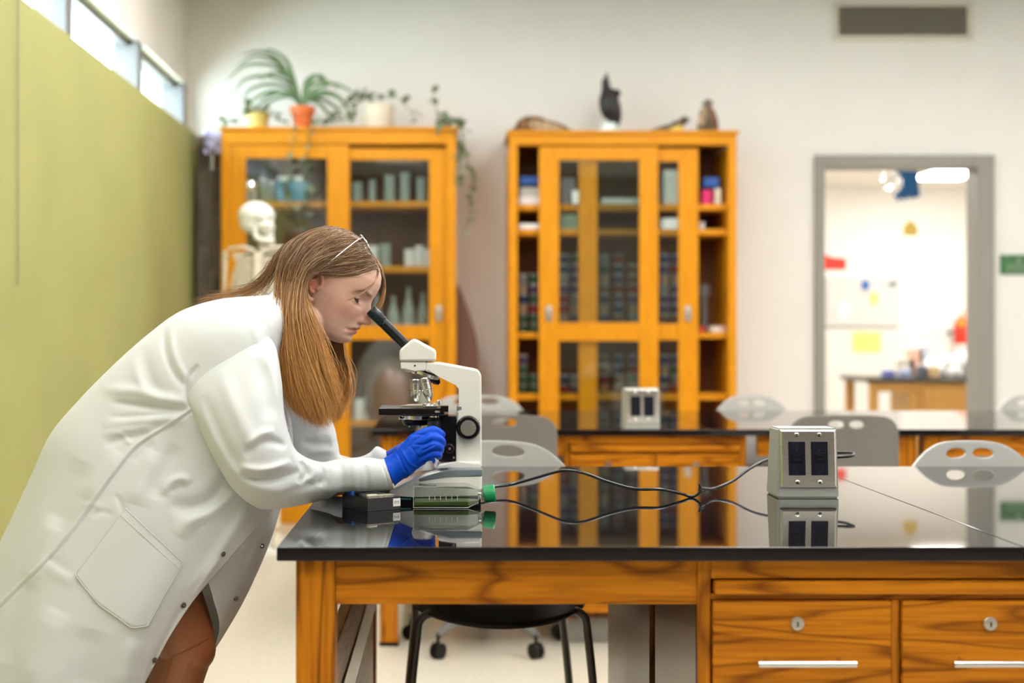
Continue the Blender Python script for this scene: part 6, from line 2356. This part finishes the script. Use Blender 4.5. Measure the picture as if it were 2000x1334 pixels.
def strands_mesh(name, strands, widths, tones, parent):
    ns = len(strands)
    n = strands[0].shape[0]
    S = np.array(strands)
    T = np.gradient(S, axis=1)
    T /= np.linalg.norm(T, axis=2, keepdims=True) + 1e-9
    side = np.cross(T, np.array([0, 1.0, 0]))
    side /= np.linalg.norm(side, axis=2, keepdims=True) + 1e-9
    bi = np.cross(side, T)
    t = np.linspace(0, 1, n)
    taper = np.where(t > .7, 1 - (t - .7) / .3 * .85, 1)
    W = np.array(widths)[:, None, None] * taper[None, :, None]
    ring = []
    for a in (0, 2 * PI / 3, 4 * PI / 3):
        ring.append(S + W * (math.cos(a) * side + math.sin(a) * bi))
    V = np.stack(ring, 2)                  # ns, n, 3, 3
    idx = np.arange(ns * n * 3).reshape(ns, n, 3)
    fs = []
    for k in range(3):
        k2 = (k + 1) % 3
        fs.append(np.stack([idx[:, :-1, k], idx[:, :-1, k2], idx[:, 1:, k2], idx[:, 1:, k]], -1).reshape(-1, 4))
    fs = np.concatenate(fs)
    me = bpy.data.meshes.new(name)
    nv = ns * n * 3
    me.vertices.add(nv)
    me.vertices.foreach_set('co', V.reshape(-1))
    me.loops.add(len(fs) * 4)
    me.loops.foreach_set('vertex_index', fs.reshape(-1))
    me.polygons.add(len(fs))
    me.polygons.foreach_set('loop_start', np.arange(len(fs)) * 4)
    me.polygons.foreach_set('use_smooth', np.ones(len(fs), bool))
    me.update(calc_edges=True)
    root, rdark, gold, gold2 = np.array((.22, .120, .058)), np.array((.12, .055, .026)), np.array((.56, .27, .075)), np.array((.36, .13, .022))
    Cc = np.zeros((ns, n, 3, 4))
    for k in range(ns):
        q_, g, tt = tones[k]
        a = root * (1 + .0) if q_ > 0 else root
        dark = np.clip(-q_, 0, 1)
        lite = np.clip(q_, 0, 1)
        top = root * (1 - dark * .5) + rdark * dark * .7 + np.array((.34, .25, .16)) * lite * lite
        bot = gold * (1 - dark * .8) + gold2 * dark * .8 + np.array((.25, .17, .08)) * lite * lite
        m_ = np.clip((tt - .42) / .40, 0, 1)[:, None] * min(g, 1.0)
        c = top * (1 - m_) + bot * m_
        Cc[k, :, :, :3] = c[:, None, :]
    Cc[..., 3] = 1
    at = me.color_attributes.new('tone', 'FLOAT_COLOR', 'POINT')
    at.data.foreach_set('color', Cc.reshape(-1))
    me.materials.append(hair_m)
    o = link_mesh(name, me, parent)
    reg(o, parent)
    return o


hair = strands_mesh('hair', strands, widths, tones, person)
hair['label'] = 'long light brown hair turning golden toward the tips'


# closed shells under the strands so that no skull shows through
def hair_shell(gset, seed, shrink=.006):
    t = np.linspace(0, 1, 60)
    GA = np.array([cat_at(np.array(g, float), t) for g in gset])
    u = np.linspace(0, 1, 40)
    A = np.array([cat_at(GA[:, i], u) for i in range(60)])
    A[..., 2] -= np.sign(A[..., 2]) * shrink * np.clip(t * 4, 0, 1)[:, None]
    A[..., 1] -= 34 * np.clip((t - .8) / .2, 0, 1)[:, None]
    sh_ = A.shape
    A = skull_clear(A.reshape(-1, 3), .0022).reshape(sh_)
    V = Pa(A[..., 0], A[..., 1], YC_ + A[..., 2]) - OFF
    o = grid_mesh('hair_underlayer', V, hair_m, hair)
    me = o.data
    c = np.array((.15, .072, .032))[None, None, :] * (1 - np.clip((t - .4) / .4, 0, 1))[:, None, None] + np.array((.36, .15, .030))[None, None, :] * np.clip((t - .4) / .4, 0, 1)[:, None, None]
    c = np.broadcast_to(c, V.shape)
    at = me.color_attributes.new('tone', 'FLOAT_COLOR', 'POINT')
    at.data.foreach_set('color', np.concatenate([c, np.ones(V.shape[:2] + (1,))], -1).ravel())


hair_shell(near_g, 1)
hair_shell(far_g, 2)

# ------------------------------------------------------------------ eyeglasses pushed up on the hair
gx = thing('eyeglasses', 'thin silver wire eyeglasses pushed up on the hair above the forehead', 'eyeglasses', P(716, 482, 2.93))


def gp(px, py, y):
    return np.array(P(px, py, 2.93 + y)) - np.array(gx.location)


for s in (-1, 1):
    c0 = np.array((715.0, 479))
    dl = np.array((10.5, 20.0))
    pts = []
    for k in range(25):
        a = 2 * PI * k / 24
        pts.append(gp(*(c0 + dl * math.cos(a) + np.array((3.2, -1.6)) * math.sin(a) * s), s * .036 + .025 * math.sin(a)))
    MB().tube(pts, .0011, n=6, res=2).build('rim', M['chrome'], gx)
    lv = MB()
    vs = [lv.bm.verts.new(p) for p in pts[:-1]]
    lv.bm.faces.new(vs)
    o = lv.build('lens', thin_glass('lens_glass', gloss=.12), gx, smooth=False)
    solidify(o, .0012, 0)
    MB().tube([gp(708, 464, s * .062), gp(704, 465, s * .071), gp(680, 483, s * .080), gp(655, 503, s * .090), gp(640, 515, s * .088), gp(620, 534, s * .080)], .0008, n=8, res=5).build('temple_arm', M['chrome'], gx)
MB().tube([gp(713, 478, -.012), gp(709, 472, 0), gp(713, 478, .012)], .001, n=6, res=4).build('bridge', M['chrome'], gx)
